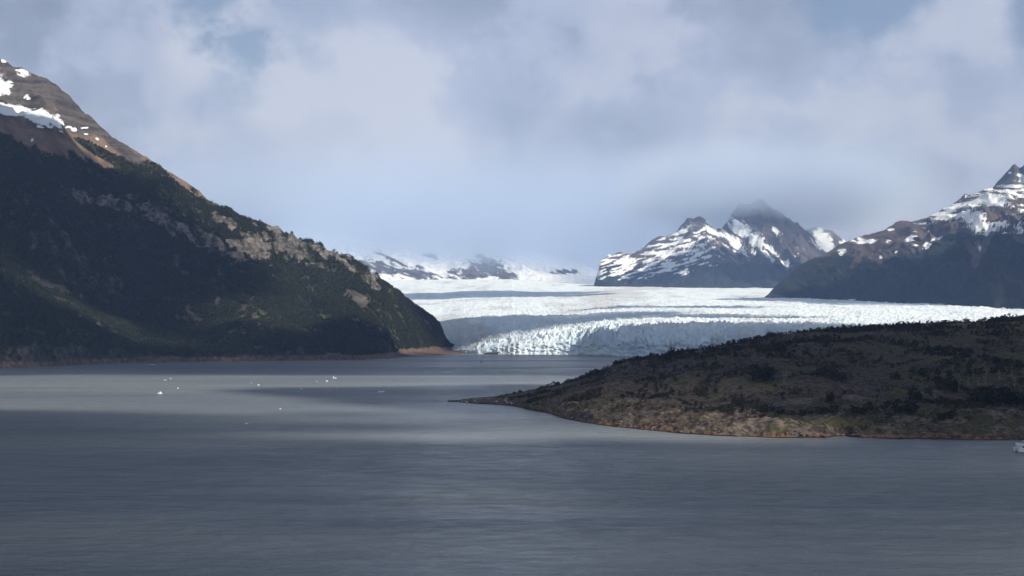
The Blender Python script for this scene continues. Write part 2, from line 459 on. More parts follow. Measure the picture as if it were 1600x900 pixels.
def build_left():
    u = np.arange(-330, 752, 1.7)
    y_s = shore_y(ip(u, [(-330, 582), (0, 575.5), (90, 572), (140, 569), (220, 566.5), (380, 565), (470, 563.5), (560, 562.5), (606, 560), (618, 557.5), (655, 556), (690, 554.5), (745, 552.2), (752, 552)]))
    v_r = ip(u, [(-330, -90), (-60, 40), (0, 86), (20, 97), (45, 113), (75, 130), (100, 152), (140, 183), (180, 213), (215, 236), (260, 268), (290, 288), (325, 315), (345, 325),
                 (390, 337), (430, 350), (465, 366), (500, 380), (530, 396), (560, 413), (590, 434), (620, 450), (640, 466), (662, 482), (677, 493), (686, 503), (690, 513), (694, 527), (703, 540), (745, 550), (752, 551)])
    v_r = v_r + 4.5 * sstep(280, 360, u) * sstep(700, 680, u)
    y_r = ip(u, [(-330, 4850), (0, 4650), (200, 4450), (400, 4350), (560, 4500), (640, 4750), (690, 4960), (720, 5000), (752, 5000)])
    z_r = row_z(v_r, y_r)
    v_b = ip(u, [(-330, 500), (0, 499), (60, 488), (110, 488), (150, 496), (200, 507), (267, 520), (320, 524), (360, 507), (400, 503), (440, 510), (480, 523), (520, 534), (575, 541), (604, 551), (620, 553), (660, 550), (700, 549.5), (752, 551)])
    y_b = y_s + ip(u, [(-330, 420), (300, 330), (480, 300), (560, 200), (606, 60), (660, 220), (700, 250), (752, 80)])
    z_b = row_z(v_b, y_b)
    nr = 330
    t = np.linspace(0, 1, nr)[:, None]
    back = 2300.0
    frac = 0.80
    Y = np.where(t < frac, (y_s - 12) + (y_r - y_s + 12) * (t / frac) ** 1.05, y_r + back * ((t - frac) / (1 - frac)) ** 1.5)
    X = col_x(u[None, :], Y)
    U = np.broadcast_to(u, X.shape)
    d = Y - y_s
    # profile: shore, wooded bench, dip, long slope, ridge, far side
    L1 = np.clip(d / (y_b - y_s), -0.2, 1)
    bench = z_b * (0.35 * sstep(0, 0.12, L1) + 0.65 * sstep(0.05, 1.0, L1))
    s = np.clip((Y - y_b) / (y_r - y_b), 0, 1)
    dip = np.minimum(18.0, z_b * 0.25)
    slope = z_b + (z_r - z_b) * (0.72 * s + 0.28 * s * s * (3 - 2 * s)) - dip * np.exp(-((s - 0.08) / 0.06) ** 2)
    Z = np.where(Y < y_b, bench, slope)
    over = np.clip((Y - y_r) / back, 0, 1)
    Z = Z * (1 - 0.92 * over ** 0.8) - 60 * over
    relief = sstep(0.0, 0.25, s) * (1 - 0.75 * sstep(0.80, 1.0, s)) + 0.25 * (over > 0)
    big = np.clip((z_r - 60) / 400, 0.12, 1.0)
    gul = ridged(X / 520 + 0.0004 * Y, Y / 900, 5, 3) - 0.55
    Z = Z + relief * big * (150 * gul + 34 * fbm(X / 160, Y / 160, 4, 9))
    rel2 = np.clip(sstep(0.0, 0.5, L1) * np.clip(z_b / 50, 0, 1), 0, 1)
    Z = Z + rel2 * (9 * fbm(X / 120, Y / 120, 4, 21) + 4 * fbm(X / 30, Y / 30, 3, 22))
    Z = Z + sstep(0.7, 1.0, s) * np.clip(z_r / 300, 0, 1) * (7 * fbm(X / 60, Y / 60, 4, 5))
    V = HZ - (Z - CAMZ) / Y * F
    # rock steps across the middle of the slope
    cl = blobs(U, V, [(165, 316, 62, 13, 14), (250, 338, 60, 16, 28), (320, 372, 62, 17, 28), (385, 392, 60, 20, 10), (450, 384, 66, 24, 12), (525, 398, 40, 20, 25), (580, 432, 18, 18, 45), (430, 356, 36, 8, 20), (350, 345, 30, 8, 20)])
    clm = sstep(-0.25, 0.5, cl)
    steps = np.abs(((Z / 34 + 1.1 * fbm(X / 140, Y / 140, 3, 41)) % 1.0) - 0.5) * 2
    Z = Z + clm * (16 * (steps - 0.5) + 16 * (ridged(X / 60, Z / 40, 4, 43) - 0.5))
    V = HZ - (Z - CAMZ) / Y * F
    n = fbm(X / 90, Y / 90, 4, 51); nf = fbm(X / 30, Y / 40, 4, 52)
    # tree line, rock and scree above it
    vt = ip(u, [(-330, 165), (0, 212), (60, 231), (110, 244), (150, 250), (172, 258), (200, 252), (240, 258), (270, 282), (300, 300), (330, 318), (752, 318)])
    scree = 0.5 + (vt - V) / 22 + 1.2 * n
    scree = np.where(V < 330, scree, 0)
    tongue = np.maximum(ell(U, V, 150, 234, 52, 7, 30), ell(U, V, 205, 262, 34, 8, 30))
    scree = np.where(V < 330, scree - 1.6 * sstep(-0.4, 0.4, tongue + 0.5 * n), scree)
    strata = blobs(U, V, [(40, 130, 75, 46, 38), (120, 170, 62, 20, 42), (110, 190, 40, 14, 25), (190, 232, 40, 8, 35)])
    rock = np.maximum(np.clip(0.40 + 0.38 * cl + 0.75 * nf, 0, 1) * sstep(-1.2, -0.2, cl), np.clip(0.55 + 0.7 * strata + 0.5 * n, 0, 1))
    pale = sstep(-0.9, 0.1, cl) * np.clip(0.55 + 0.9 * nf, 0, 1)
    rock = np.maximum(rock, 0.62 * sstep(-0.2, 0.6, blobs(U, V, [(75, 448, 42, 10, 18), (95, 470, 18, 5, 10), (560, 470, 34, 12, 35), (380, 478, 30, 4, 15), (265, 470, 24, 4, 10), (585, 448, 18, 14, 40), (300, 500, 40, 4, 4), (20, 492, 40, 4, 0)]) + 0.8 * nf))
    rock = np.where((V > 300) & (cl < -0.6), np.maximum(rock, np.clip(0.25 + 0.75 * nf + 0.4 * fbm(X / 260, Y / 260, 3, 58), 0, 0.62)), rock) * (over <= 0.02)
    Uw, Vw = rough(U, V, X, Z, 16, 7, 60, 53)
    snow = blobs(Uw, Vw, [(20, 172, 34, 8, 6), (62, 183, 30, 9, 14), (95, 190, 13, 4, 42), (4, 136, 15, 11, -25), (36, 113, 13, 4, 12), (35, 151, 4, 2.5), (44, 153, 3, 2), (6, 93, 9, 2.5, 25), (113, 197, 4, 2, 20),
                        (122, 201, 4, 3, 40), (135, 198, 4, 1.6, 0), (137, 209, 4, 2, 20), (52, 217, 4, 2), (97, 205, 3, 2), (148, 219, 2.5, 1.5), (62, 197, 8, 2, 12), (82, 196, 6, 2, 15), (163, 228, 2, 1.5), (-60, 120, 60, 30, 10)])
    snow = np.clip(0.5 + 0.75 * snow + 0.35 * nf, 0, 1) * (snow > -0.9)
    beach = 1 - sstep(7, 17, Z + 5 * n)
    beach = np.maximum(beach, sstep(600, 640, U + 20 * n) * (1 - sstep(14, 26, Z + 9 * n)) * (Y < y_r - 30))
    Z = Z + 3.0 * fbm(X / 40, Y / 90, 3, 59) * sstep(600, 640, U) * sstep(10, 120, d) * (Z < 60)
    me = grid_mesh('mountain', X, Y, Z, dict(scree=np.clip(scree, 0, 1), rock=rock, snow=snow, beach=beach, pale=pale))
    o = tag(put('mountain_left', me, M['mountain_near']), 'forested mountain with brown upper slopes rising from the lake', kind='structure')
    LEFT.update(u=u, X=X, Y=Y, Z=Z, V=V, bare=np.maximum.reduce([np.clip(scree, 0, 1) * 0.9, rock, snow, beach]), front=(Y < y_r + 40))


build_left()

# ------------------------------------------------------------------ glacier


def front_y(u):
    base = ip(u, [(500, 5250), (690, 4900), (720, 4660), (745, 4560), (800, 4470), (870, 4420), (905, 4385), (935, 4200), (965, 4080), (1050, 3960), (1150, 3900), (1300, 3950), (1500, 4100), (1850, 4300)])
    x = (u - 800) / F * base
    return base - 34 * fbm(x / 150, x * 0 + 3.3, 2, 61) - 22 * np.abs(perlin(x / 70, x * 0 + 9.1, 62)) - 2.5 * perlin(x / 19, x * 0 + 1.1, 63)


def ice_z(u, d, y):
    z = ip(d, [(0, 47), (50, 58), (130, 68), (300, 82), (600, 94), (1500, 136), (3500, 236), (8500, 482), (10500, 540)])
    low = ip(u, [(500, 0.1), (690, 0.12), (735, 0.2), (780, 0.62), (850, 0.85), (905, 1.0), (1900, 1.0)])
    k = sstep(0, 700, d)
    z = z * (low * (1 - k) + k)
    z = z + sstep(10000, 14500, y) * ip(u, [(500, 110), (800, 90), (930, 30), (1100, 0)])
    return z


def build_glacier():
    root = put('glacier', None)
    tag(root, 'broad white and blue glacier ending in an ice cliff at the lake', 'glacier')
    u = np.arange(560, 1760, 1.25)
    yf = front_y(u)
    nd = 400
    q = np.linspace(0, 1, nd)[:, None]
    d = 10300 * (0.085 * q + 0.915 * q ** 3.4)
    Y = yf + d * (14600 - yf) / 10300
    X = col_x(u[None, :], Y)
    U = np.broadcast_to(u, X.shape)
    D = Y - yf
    Z = ice_z(U, D, Y)
    # broken surface: seracs by the front, long crevasse swells further up
    near = np.exp(-D / 900.0)
    wl = 1 + D / 2500.0
    wx = X + 18 * perlin(X / 90, Y / 90, 70); wy = Y + 18 * perlin(X / 90, Y / 90, 71)
    ser = ridged(wx / 34, wy / 46, 3, 73, 0.6) - 0.55
    ser2 = ridged(wx / 95, wy / 60, 3, 74) - 0.55
    swell = fbm(X / 420, Y / 260, 3, 75)
    edge = sstep(690, 790, U) * 0.75 + 0.25
    right = sstep(880, 930, U)
    amp = (22 * near + 6.5) * edge * sstep(0, 60, D + 6 + 18 * right)
    fade = np.exp(-D / 6500.0)
    tower = np.maximum(ridged(wx / 24, wy / 30, 2, 76) - 0.62, -0.3) * np.exp(-D / 160.0) * edge
    Z = Z + 26 * perlin(X / 75, Y / 400, 77) * np.exp(-D / 120.0) * sstep(860, 930, U) + 8 * perlin(X / 48, Y / 60, 78) * np.exp(-D / 200.0) * edge
    Z = Z + 30 * tower * (0.3 + 0.7 * right) + amp * (ser * 1.3 + ser2 * 1.2) * fade + (5 + 9 * (1 - near)) * swell * fade
    cre = ridged(wx / 130, wy / 70, 4, 79, 0.6) - 0.55
    Z = Z + 19 * (1 - near) * fade * cre
    blue = np.clip(0.30 * near + 0.9 * sstep(0.05, -0.35, ser) * (0.25 + 0.75 * near) + 0.25 * sstep(0.0, 0.4, -ser2) + 0.5 * (1 - near) * sstep(0.0, -0.22, cre), 0, 1)
    dirt = sstep(790, 700, U) * sstep(2600, 600, D) * 0.8 + 0.8 * np.exp(-((U - 960 - 0.012 * (Y - 9000)) / 45.0) ** 2) * sstep(5500, 8000, Y)
    me = grid_mesh('ice_surface', X, Y, Z, dict(blue=blue, dirt=dirt))
    put('ice_surface', me, M['ice'], root)
    # cliff
    nw = 40
    w = np.linspace(0, 1, nw)[:, None]
    top = Z[0][None, :]
    x0 = X[0][None, :]
    zz = -6 + (top + 6) * w
    flute = ridged(x0 / 33 + 0.5 * fbm(x0 / 60, zz / 40, 3, 81) + zz / 130, zz / 70, 4, 82, 0.62) - 0.5
    blk = fbm(x0 / 24, zz / 13, 4, 83, 0.62)
    env = np.sin(math.pi * np.clip(w, 0, 1)) ** 0.6 * np.clip(top / 40, 0.1, 1)
    yy = yf[None, :] - env * (ip(u, [(740, 4), (880, 8), (930, 18)])[None, :] * flute + 17 * blk + 9 * fbm(x0 / 11, zz / 8, 3, 85)) - (1 - w) * ip(u, [(740, 60), (890, 46), (925, 8)])[None, :] * np.clip(top / 40, 0.1, 1)
    xx = col_x(u[None, :], yf[None, :]) + env * 3 * perlin(x0 / 14, zz / 18, 84)
    bl = np.clip(0.40 - 0.9 * flute + 0.3 * blk, 0.05, 1) * np.ones_like(zz)
    me = grid_mesh('ice_cliff', xx, yy, zz, dict(blue=bl, dirt=0 * zz))
    c = put('ice_cliff', me, M['ice'], root)
    c['label'] = 'steep blue fluted ice wall standing in the lake'
    return root


build_glacier()

# ------------------------------------------------------------------ far mountains


def ridge_mount(name, us, vr, yr, ys, zbase, back, rows, relief, seed, label, masks, mat='mountain_far', expo=1.0, spur=0.0, crest=55.0):
    """Mountain standing on the ice: foot line ys(u) at height zbase(u), crest line (vr, yr), far side falling away behind it."""
    u = us
    y_s, y_r, v_r, z0 = ip(u, ys), ip(u, yr), ip(u, vr), ip(u, zbase)
    z_r = row_z(v_r, y_r)
    t = np.linspace(0, 1, rows)[:, None]
    fr = 0.82
    Y = np.where(t < fr, y_s + (y_r - y_s) * (t / fr), y_r + back * ((t - fr) / (1 - fr)) ** 1.4)
    X = col_x(u[None, :], Y)
    U = np.broadcast_to(u, X.shape)
    s = np.clip((Y - y_s) / (y_r - y_s), 0, 1)
    ov = np.clip((Y - y_r) / back, 0, 1)
    Z = z0 + (z_r - z0) * s ** expo
    Z = np.where(ov > 0, z_r - (z_r - z0 + 250) * ov ** 0.8, Z)
    hgt = np.clip((z_r - z0) / 700, 0.03, 1.2)
    env = np.sin(math.pi * np.clip(s, 0, 1) ** 0.8) ** 0.7 * (ov <= 0) + 0.35 * (ov > 0)
    sx = X + spur * (Y - y_s)
    Z = Z + relief * hgt * env * (ridged(sx / 620, Y / 2200, 6, seed, 0.55) - 0.55 + 0.45 * fbm(X / 230, Y / 230, 5, seed + 3))
    Z = Z + hgt * sstep(0.6, 1, s) * crest * (ridged(X / 190, Y / 190, 4, seed + 7) - 0.62)
    V = HZ - (Z - CAMZ) / Y * F
    at = masks(U, V, X, Y, Z, s)
    at = {k: np.where(ov > 0.01, 0.0 if k != 'snow' else at[k], at[k]) for k in at}
    me = grid_mesh('mountain', X, Y, Z, at)
    return tag(put(name, me, M[mat]), label, kind='structure')


def masks_right(U, V, X, Y, Z, s):
    n = fbm(X / 170, Z / 70, 4, 101); nf = fbm(X / 60, Z / 34, 4, 102)
    vt = ip(U[0], [(1190, 420), (1290, 398), (1320, 396), (1350, 402), (1375, 406), (1410, 400), (1440, 390), (1470, 372), (1500, 360), (1540, 372), (1570, 362), (1600, 378), (1900, 380)])
    scree = np.clip(0.5 + (vt - V) / 13 + 0.8 * n, 0, 1)
    scree = np.maximum(scree, sstep(-0.3, 0.3, np.maximum.reduce([ell(U, V, 1526, 398, 7, 24, 8), ell(U, V, 1514, 385, 6, 14, -30), ell(U, V, 1538, 384, 6, 16, 30), ell(U, V, 1340, 405, 5, 18, 35), ell(U, V, 1213, 464, 12, 4, 10)]) + 0.4 * nf))
    rock = scree * sstep(0.1, 0.5, n + 0.2) * 0.8
    Uw, Vw = rough(U, V, X, Z, 18, 8, 130, 104)
    sn = blobs(Uw, Vw, [(1490, 327, 42, 8, -26), (1478, 338, 30, 7, 2), (1520, 318, 26, 8, -20), (1555, 312, 32, 9, 4), (1560, 297, 40, 5, 0), (1590, 302, 40, 7, 4), (1530, 345, 16, 13, 20), (1545, 358, 26, 8, 4), (1570, 350, 18, 5, -8), (1512, 340, 12, 8, 30),
                        (1595, 360, 14, 5, 15), (1425, 372, 7, 6, -30), (1447, 385, 12, 3, -25), (1460, 376, 10, 3, -35), (1345, 377, 6, 4, -30), (1360, 375, 7, 3, -10), (1333, 377, 4, 1.6), (1312, 394, 6, 3, 10), (1372, 403, 5, 2, 30),
                        (1393, 358, 3, 2), (1370, 363, 3, 1.6), (1428, 383, 3, 2), (1405, 394, 3, 1.6), (1384, 376, 5, 1.5), (1529, 388, 2.5, 8, 20), (1700, 330, 90, 30, 0), (1640, 350, 40, 10, 10)])
    return dict(scree=scree, rock=rock, snow=np.clip(0.46 + 0.42 * sn + 0.95 * fbm(X / 95 + Z / 60, Z / 26, 5, 103, 0.6), 0, 1) * (sn > -0.9), beach=np.zeros_like(U), pale=0 * U)


ridge_mount('mountain_right', np.arange(1192, 1900, 1.7),
            [(1192, 466), (1200, 460), (1210, 448), (1222, 438), (1250, 416), (1270, 406), (1300, 390), (1330, 376), (1360, 366), (1400, 355), (1425, 346), (1450, 339), (1475, 326), (1500, 313), (1525, 301), (1550, 295), (1575, 293), (1600, 290), (1700, 280), (1900, 240)],
            [(1192, 8150), (1250, 8700), (1350, 9100), (1900, 9200)], [(1192, 8000), (1250, 7700), (1400, 7100), (1600, 6150), (1900, 5300)],
            [(1192, 225), (1250, 205), (1400, 170), (1600, 120), (1900, 80)], 1800, 230, 260, 111,
            'dark mountain above the glacier with brown bands and broken snow', masks_right, spur=0.25, crest=16.0)


def masks_spike(U, V, X, Y, Z, s):
    nf = fbm(X / 60, Z / 30, 4, 121)
    sn = blobs(U, V, [(1597, 276, 10, 3, 20), (1578, 270, 4, 2), (1590, 291, 30, 3, 0), (1640, 285, 40, 8, 0)])
    return dict(scree=0.2 + 0 * U, rock=0.9 + 0 * U, snow=np.clip(0.5 + 0.6 * sn + 0.6 * nf, 0, 1) * (sn > -1), beach=0 * U, pale=0 * U)


ridge_mount('mountain_right_peak', np.arange(1530, 1900, 1.7),
            [(1530, 310), (1550, 294), (1562, 281), (1572, 268), (1580, 259), (1586, 254), (1593, 262), (1598, 259), (1610, 240), (1650, 215), (1750, 200), (1900, 210)],
            [(1530, 11500), (1900, 11500)], [(1530, 10000), (1900, 10000)], [(1530, 900), (1900, 900)], 1500, 120, 60, 131,
            'sharp grey rock peak behind the snowy ridge', masks_spike)


def masks_centre(U, V, X, Y, Z, s):
    n = fbm(X / 240, Z / 60, 4, 141)
    c, sn_ = math.cos(R(-14)), math.sin(R(-14))
    st = fbm((U * c + V * sn_) / 22, (-U * sn_ + V * c) / 4.2, 4, 142)
    st2 = fbm((U * 0.8 + V * 0.6) / 18, (-U * 0.6 + V * 0.8) / 4.0, 4, 143)
    a = blobs(U, V, [(985, 410, 52, 16, -6), (1035, 395, 50, 15, -18), (1068, 382, 36, 15, -28), (1085, 398, 22, 16, -30), (960, 425, 30, 10, 10), (1040, 418, 55, 10, -8), (950, 405, 18, 14, 0)])
    Uw, Vw = rough(U, V, X, Z, 14, 9, 200, 144)
    b = blobs(Uw, Vw, [(1163, 362, 28, 9, 38), (1182, 375, 16, 10, 30), (1118, 364, 22, 5, 38), (1150, 383, 22, 5, 45), (1205, 388, 14, 5, 40), (1210, 361, 12, 3, 12), (1198, 398, 16, 2.5, 40), (1230, 412, 6, 4, 40), (1278, 372, 7, 18, -28), (1066, 362, 9, 3, -30)])
    snow = np.maximum(np.clip(0.36 + 0.32 * a + 1.1 * st, 0, 1) * (a > -0.7), np.clip(0.5 + 0.5 * b + 0.7 * st2, 0, 1) * (b > -0.9))
    scat = np.clip(0.12 + 0.8 * st2 + 0.2 * ell(U, V, 1120, 385, 130, 55, 20), 0, 1)
    snow = np.maximum(snow, scat * sstep(430, 400, V))
    hi = sstep(425, 400, V + 14 * n)
    return dict(scree=hi * 0.9, rock=np.clip(hi * (0.62 + n), 0, 1), snow=snow, beach=0 * U, pale=0 * U)


ridge_mount('mountain_centre', np.arange(926, 1330, 1.6),
            [(926, 452), (934, 424), (938, 408), (950, 399), (965, 395), (985, 397), (1005, 388), (1022, 377), (1040, 371), (1056, 361), (1068, 349), (1078, 342), (1090, 341), (1100, 343), (1108, 350), (1118, 358), (1128, 356), (1138, 362), (1160, 372), (1200, 395), (1260, 430), (1330, 455)],
            [(926, 12250), (960, 12500), (1090, 12900), (1330, 13000)], [(926, 12150), (960, 11800), (1090, 11300), (1330, 11000)], [(926, 420), (1090, 400), (1330, 380)], 1500, 180, 300, 151,
            'snow-streaked rocky mountain standing beyond the glacier', masks_centre, spur=-0.5)
ridge_mount('mountain_centre_back', np.arange(1100, 1420, 1.6),
            [(1100, 380), (1125, 362), (1136, 346), (1146, 329), (1158, 321), (1172, 317), (1190, 312), (1205, 321), (1220, 334), (1240, 344), (1258, 357), (1270, 370), (1280, 388), (1300, 405), (1330, 425), (1420, 450)],
            [(1100, 13600), (1420, 13600)], [(1100, 11700), (1200, 11500), (1420, 11300)], [(1100, 400), (1420, 380)], 1500, 180, 340, 161,
            'high rocky summit reaching up into the cloud', masks_centre, spur=0.3)


def masks_back(U, V, X, Y, Z, s):
    nf = fbm(X / 90, Z / 50, 4, 171)
    sn = blobs(U, V, [(1288, 378, 12, 22, -30), (1330, 380, 16, 12, 0)])
    return dict(scree=0.3 + 0 * U, rock=0.8 + 0 * U, snow=np.clip(0.5 + 0.6 * sn + 0.5 * nf, 0, 1), beach=0 * U, pale=0 * U)


ridge_mount('mountain_centre_far', np.arange(1240, 1420, 1.7),
            [(1240, 366), (1262, 356), (1280, 354), (1295, 358), (1308, 366), (1325, 380), (1350, 372), (1380, 380), (1420, 372)],
            [(1240, 15500), (1420, 15500)], [(1240, 13500), (1420, 13500)], [(1240, 600), (1420, 600)], 1200, 100, 150, 181,
            'distant grey ridge with a snow gully', masks_back)


def masks_snowfield(U, V, X, Y, Z, s):
    n = fbm(X / 200, Z / 60, 4, 191); c, q = math.cos(R(20)), math.sin(R(20))
    st = fbm((U * c + V * q) / 16, (-U * q + V * c) / 4.0, 4, 192)
    rk = blobs(U, V, [(600, 420, 34, 10, 14), (650, 428, 40, 8, 12), (612, 405, 26, 2.5, 24), (672, 400, 12, 4, 20), (655, 417, 8, 3, 25), (735, 428, 36, 11, -4), (765, 420, 34, 15, 14), (790, 432, 20, 9, 12), (762, 408, 18, 4, 30), (570, 412, 14, 4, 25), (885, 425, 22, 4, 0)])
    rock = np.clip(0.45 + 0.5 * rk + 0.75 * st, 0, 1) * (rk > -0.8)
    return dict(scree=0 * U, rock=1 + 0 * U, snow=1 - rock, beach=0 * U, pale=0 * U)


ridge_mount('mountain_far_snowfield', np.arange(440, 1010, 1.7),
            [(440, 350), (560, 372), (640, 382), (700, 388), (760, 384), (830, 392), (900, 408), (940, 425), (1010, 446)],
            [(440, 18500), (1010, 18500)], [(440, 13600), (620, 13700), (700, 13900), (810, 13900), (900, 13800), (1010, 13300)],
            [(440, 560), (620, 560), (700, 545), (810, 530), (900, 500), (1010, 480)], 1500, 240, 170, 201,
            'pale snowfield with bare rock ribs under the cloud', masks_snowfield, expo=0.9)

# ------------------------------------------------------------------ peninsula
PEN = {}


def build_peninsula():
    u = np.arange(700, 1900, 1.8)
    y_s = shore_y(ip(u, [(700, 627.5), (712, 628), (745, 631), (800, 634), (838, 643), (862, 647), (885, 655), (930, 663), (1000, 672), (1060, 677), (1120, 681), (1200, 684), (1290, 684.5), (1302, 682), (1322, 681.5), (1340, 685), (1450, 687), (1600, 688), (1900, 690)]))
    y_s = y_s + 5 * fbm(u / 60, u * 0 + 2.2, 4, 211) * sstep(720, 800, u)
    y_r = ip(u, [(700, 1396), (712, 1400), (800, 1425), (870, 1440), (975, 1500), (1100, 1560), (1300, 1640), (1600, 1720), (1900, 1780)])
    v_r = ip(u, [(700, 629.5), (708, 628), (730, 624.5), (770, 621.5), (800, 617), (835, 610), (870, 604), (900, 595), (930, 583), (955, 572), (975, 565), (1010, 557), (1050, 551), (1100, 545), (1150, 535), (1200, 526), (1294, 515), (1390, 509), (1480, 505), (1540, 502), (1570, 498), (1600, 494), (1900, 476)])
    z_r = row_z(v_r, y_r)
    rows = 300
    t = np.linspace(0, 1, rows)[:, None]
    fr = 0.86
    Y = np.where(t < fr, (y_s - 6) + (y_r - y_s + 6) * (t / fr) ** 1.25, y_r + 420 * ((t - fr) / (1 - fr)) ** 1.3)
    X = col_x(u[None, :], Y)
    U = np.broadcast_to(u, X.shape)
    d = Y - y_s
    span = y_r - y_s
    s = np.clip(d / span, 0, 1)
    ov = np.clip((Y - y_r) / 420, 0, 1)
    k = np.clip(span / 500, 0.05, 1)
    bank = np.minimum(9.0, 0.55 * np.maximum(z_r, 0.8)) * (0.62 * sstep(-0.5, 16 * k + 2, d) + 0.38 * sstep(8, 150 * k + 4, d))
    rise = np.clip((z_r - np.minimum(9.0, 0.55 * np.maximum(z_r, 0.8))), 0, 200)
    Z = bank + rise * (0.65 * sstep(0.12, 1.0, s) + 0.35 * s)
    Z = np.where(d < 0, d * 0.3, Z)
    env = sstep(0.02, 0.2, s) * np.clip(z_r / 30, 0.05, 1) * (1 - 0.85 * sstep(0.55, 0.95, s))
    Z = Z + env * (15.0 * fbm(X / 140, Y / 170, 4, 221) + 6.0 * (ridged(X / 60, Y / 80, 3, 226) - 0.6) + 2.5 * fbm(X / 30, Y / 30, 3, 222))
    shore_rock = sstep(0, 4, d) * (1 - sstep(60 * k, 150 * k + 8, d)) * np.clip(z_r / 14, 0.25, 1)
    knob = np.maximum(fbm(X / 46, Y / 60, 3, 223), -0.2)
    Z = Z + shore_rock * (9.0 * knob + 3.2 * (ridged(X / 15, Y / 20, 3, 224) - 0.5) + 1.2 * fbm(X / 5, Y / 7, 2, 225))
    Z = np.where(ov > 0, Z - (z_r + 14) * ov ** 1.2, Z)
    V = HZ - (Z - CAMZ) / Y * F
    n = fbm(X / 60, Y / 60, 4, 231); nf = fbm(X / 18, Y / 24, 4, 232); nb = fbm(X / 160, Y / 160, 3, 233)
    rust = 0.85 * (1 - sstep(0.8, 4.2, Z + 3.0 * n + 3.5 * nf)) * sstep(835, 880, U) * (d < 90)
    wet = (1 - sstep(0.25, 0.9, Z + 0.3 * nf))
    rock = np.maximum(np.clip(0.30 + 0.9 * knob + 0.7 * nf, 0, 1) * sstep(0.0, 0.5, shore_rock), sstep(0.42, 0.7, nf + 0.5 * n) * 0.8)
    rock = np.maximum(rock, (1 - sstep(740, 880, U)) * 0.62)
    rock = np.maximum(rock, 0.8 * sstep(-0.2, 0.4, blobs(U, V, [(1060, 640, 50, 4, -8), (1120, 632, 30, 3, -10), (960, 633, 40, 4, -14), (1180, 668, 26, 9, -10), (1400, 664, 30, 10, -20), (1330, 622, 22, 6, 5), (1240, 628, 40, 6, -8)]) + 0.6 * nf))
    grass = 0.48 * sstep(0.05, 0.12, s) * (1 - sstep(0.10, 0.26, s + 0.10 * n)) * sstep(930, 1080, U) + 0.4 * n
    grass = np.maximum(grass, 0.5 * np.clip(1.2 + ell(U, V, 1480, 528, 130, 12, -8) + 1.3 * n, 0, 1))
    grass = np.maximum(grass, 0.48 * np.clip(1.1 + ell(U, V, 1250, 575, 70, 12, -16) + 1.3 * n, 0, 1))
    grass = np.maximum(grass, 0.85 * sstep(-0.5, 0.4, blobs(U, V, [(1290, 655, 90, 12, 0), (1450, 648, 60, 10, 5), (1560, 660, 60, 9, 4), (1180, 665, 30, 5, 0)]) + 0.9 * n))
    me = grid_mesh('terrain', X, Y, Z, dict(rust=rust, wet=wet, rock=rock, grass=np.clip(grass, 0, 1)))
    tag(put('peninsula_hill', me, M['heath']), 'low dark heath-covered peninsula with a rusty rock shore', kind='structure')
    PEN.update(u=u, X=X, Y=Y, Z=Z, V=V, s=s, d=d, rust=rust, rock=rock, grass=grass, ov=ov)


build_peninsula()


def on_ground(T, u, v):
    """Nearest point of a terrain, in the direction of column u, that shows at row v."""
    c = int(np.clip(round((u - T['u'][0]) / (T['u'][1] - T['u'][0])), 0, len(T['u']) - 1))
    col = T['V'][:, c]
    r = int(np.argmax(col <= v))
    if col[r] > v: r = int(np.argmin(col))
    return float(T['X'][r, c]), float(T['Y'][r, c]), float(T['Z'][r, c])


# ------------------------------------------------------------------ trees


def crown_mesh(name, h, w, n_clump, n_leaf, leaf, seed, base=0.25, conic=0.0):
    """Crown of leaf sprays gathered in clumps, with gaps between them."""
    rg = np.random.default_rng(seed)
    verts, faces = [], []
    for _ in range(n_clump):
        f = rg.uniform(0, 1)
        zc = h * (base + (1 - base) * f)
        prof = math.sin(math.pi * min(1, 0.16 + 0.80 * f)) ** 0.7 * (1 - conic * f)
        a = rg.uniform(0, 2 * math.pi); rr = w * 0.5 * prof * rg.uniform(0.25, 1.0) ** 0.6
        c = np.array([rr * math.cos(a), rr * math.sin(a), zc])
        cr = w * rg.uniform(0.13, 0.24)
        for _ in range(n_leaf):
            dv = rg.normal(size=3); dv /= np.linalg.norm(dv)
            p = c + dv * cr * rg.uniform(0.5, 1.1) * np.array([1, 1, 0.75])
            t1 = rg.normal(size=3); t1 /= np.linalg.norm(t1)
            nrm = dv + 0.6 * rg.normal(size=3); t2 = np.cross(nrm, t1); t2 /= (np.linalg.norm(t2) + 1e-6)
            s = leaf * rg.uniform(0.6, 1.3)
            k = len(verts)
            verts += [p - t1 * s, p + t2 * s * 0.7, p + t1 * s * 0.9, p - t2 * s * 0.6]
            faces.append((k, k + 1, k + 2, k + 3))
    return py_mesh(name, verts, faces)


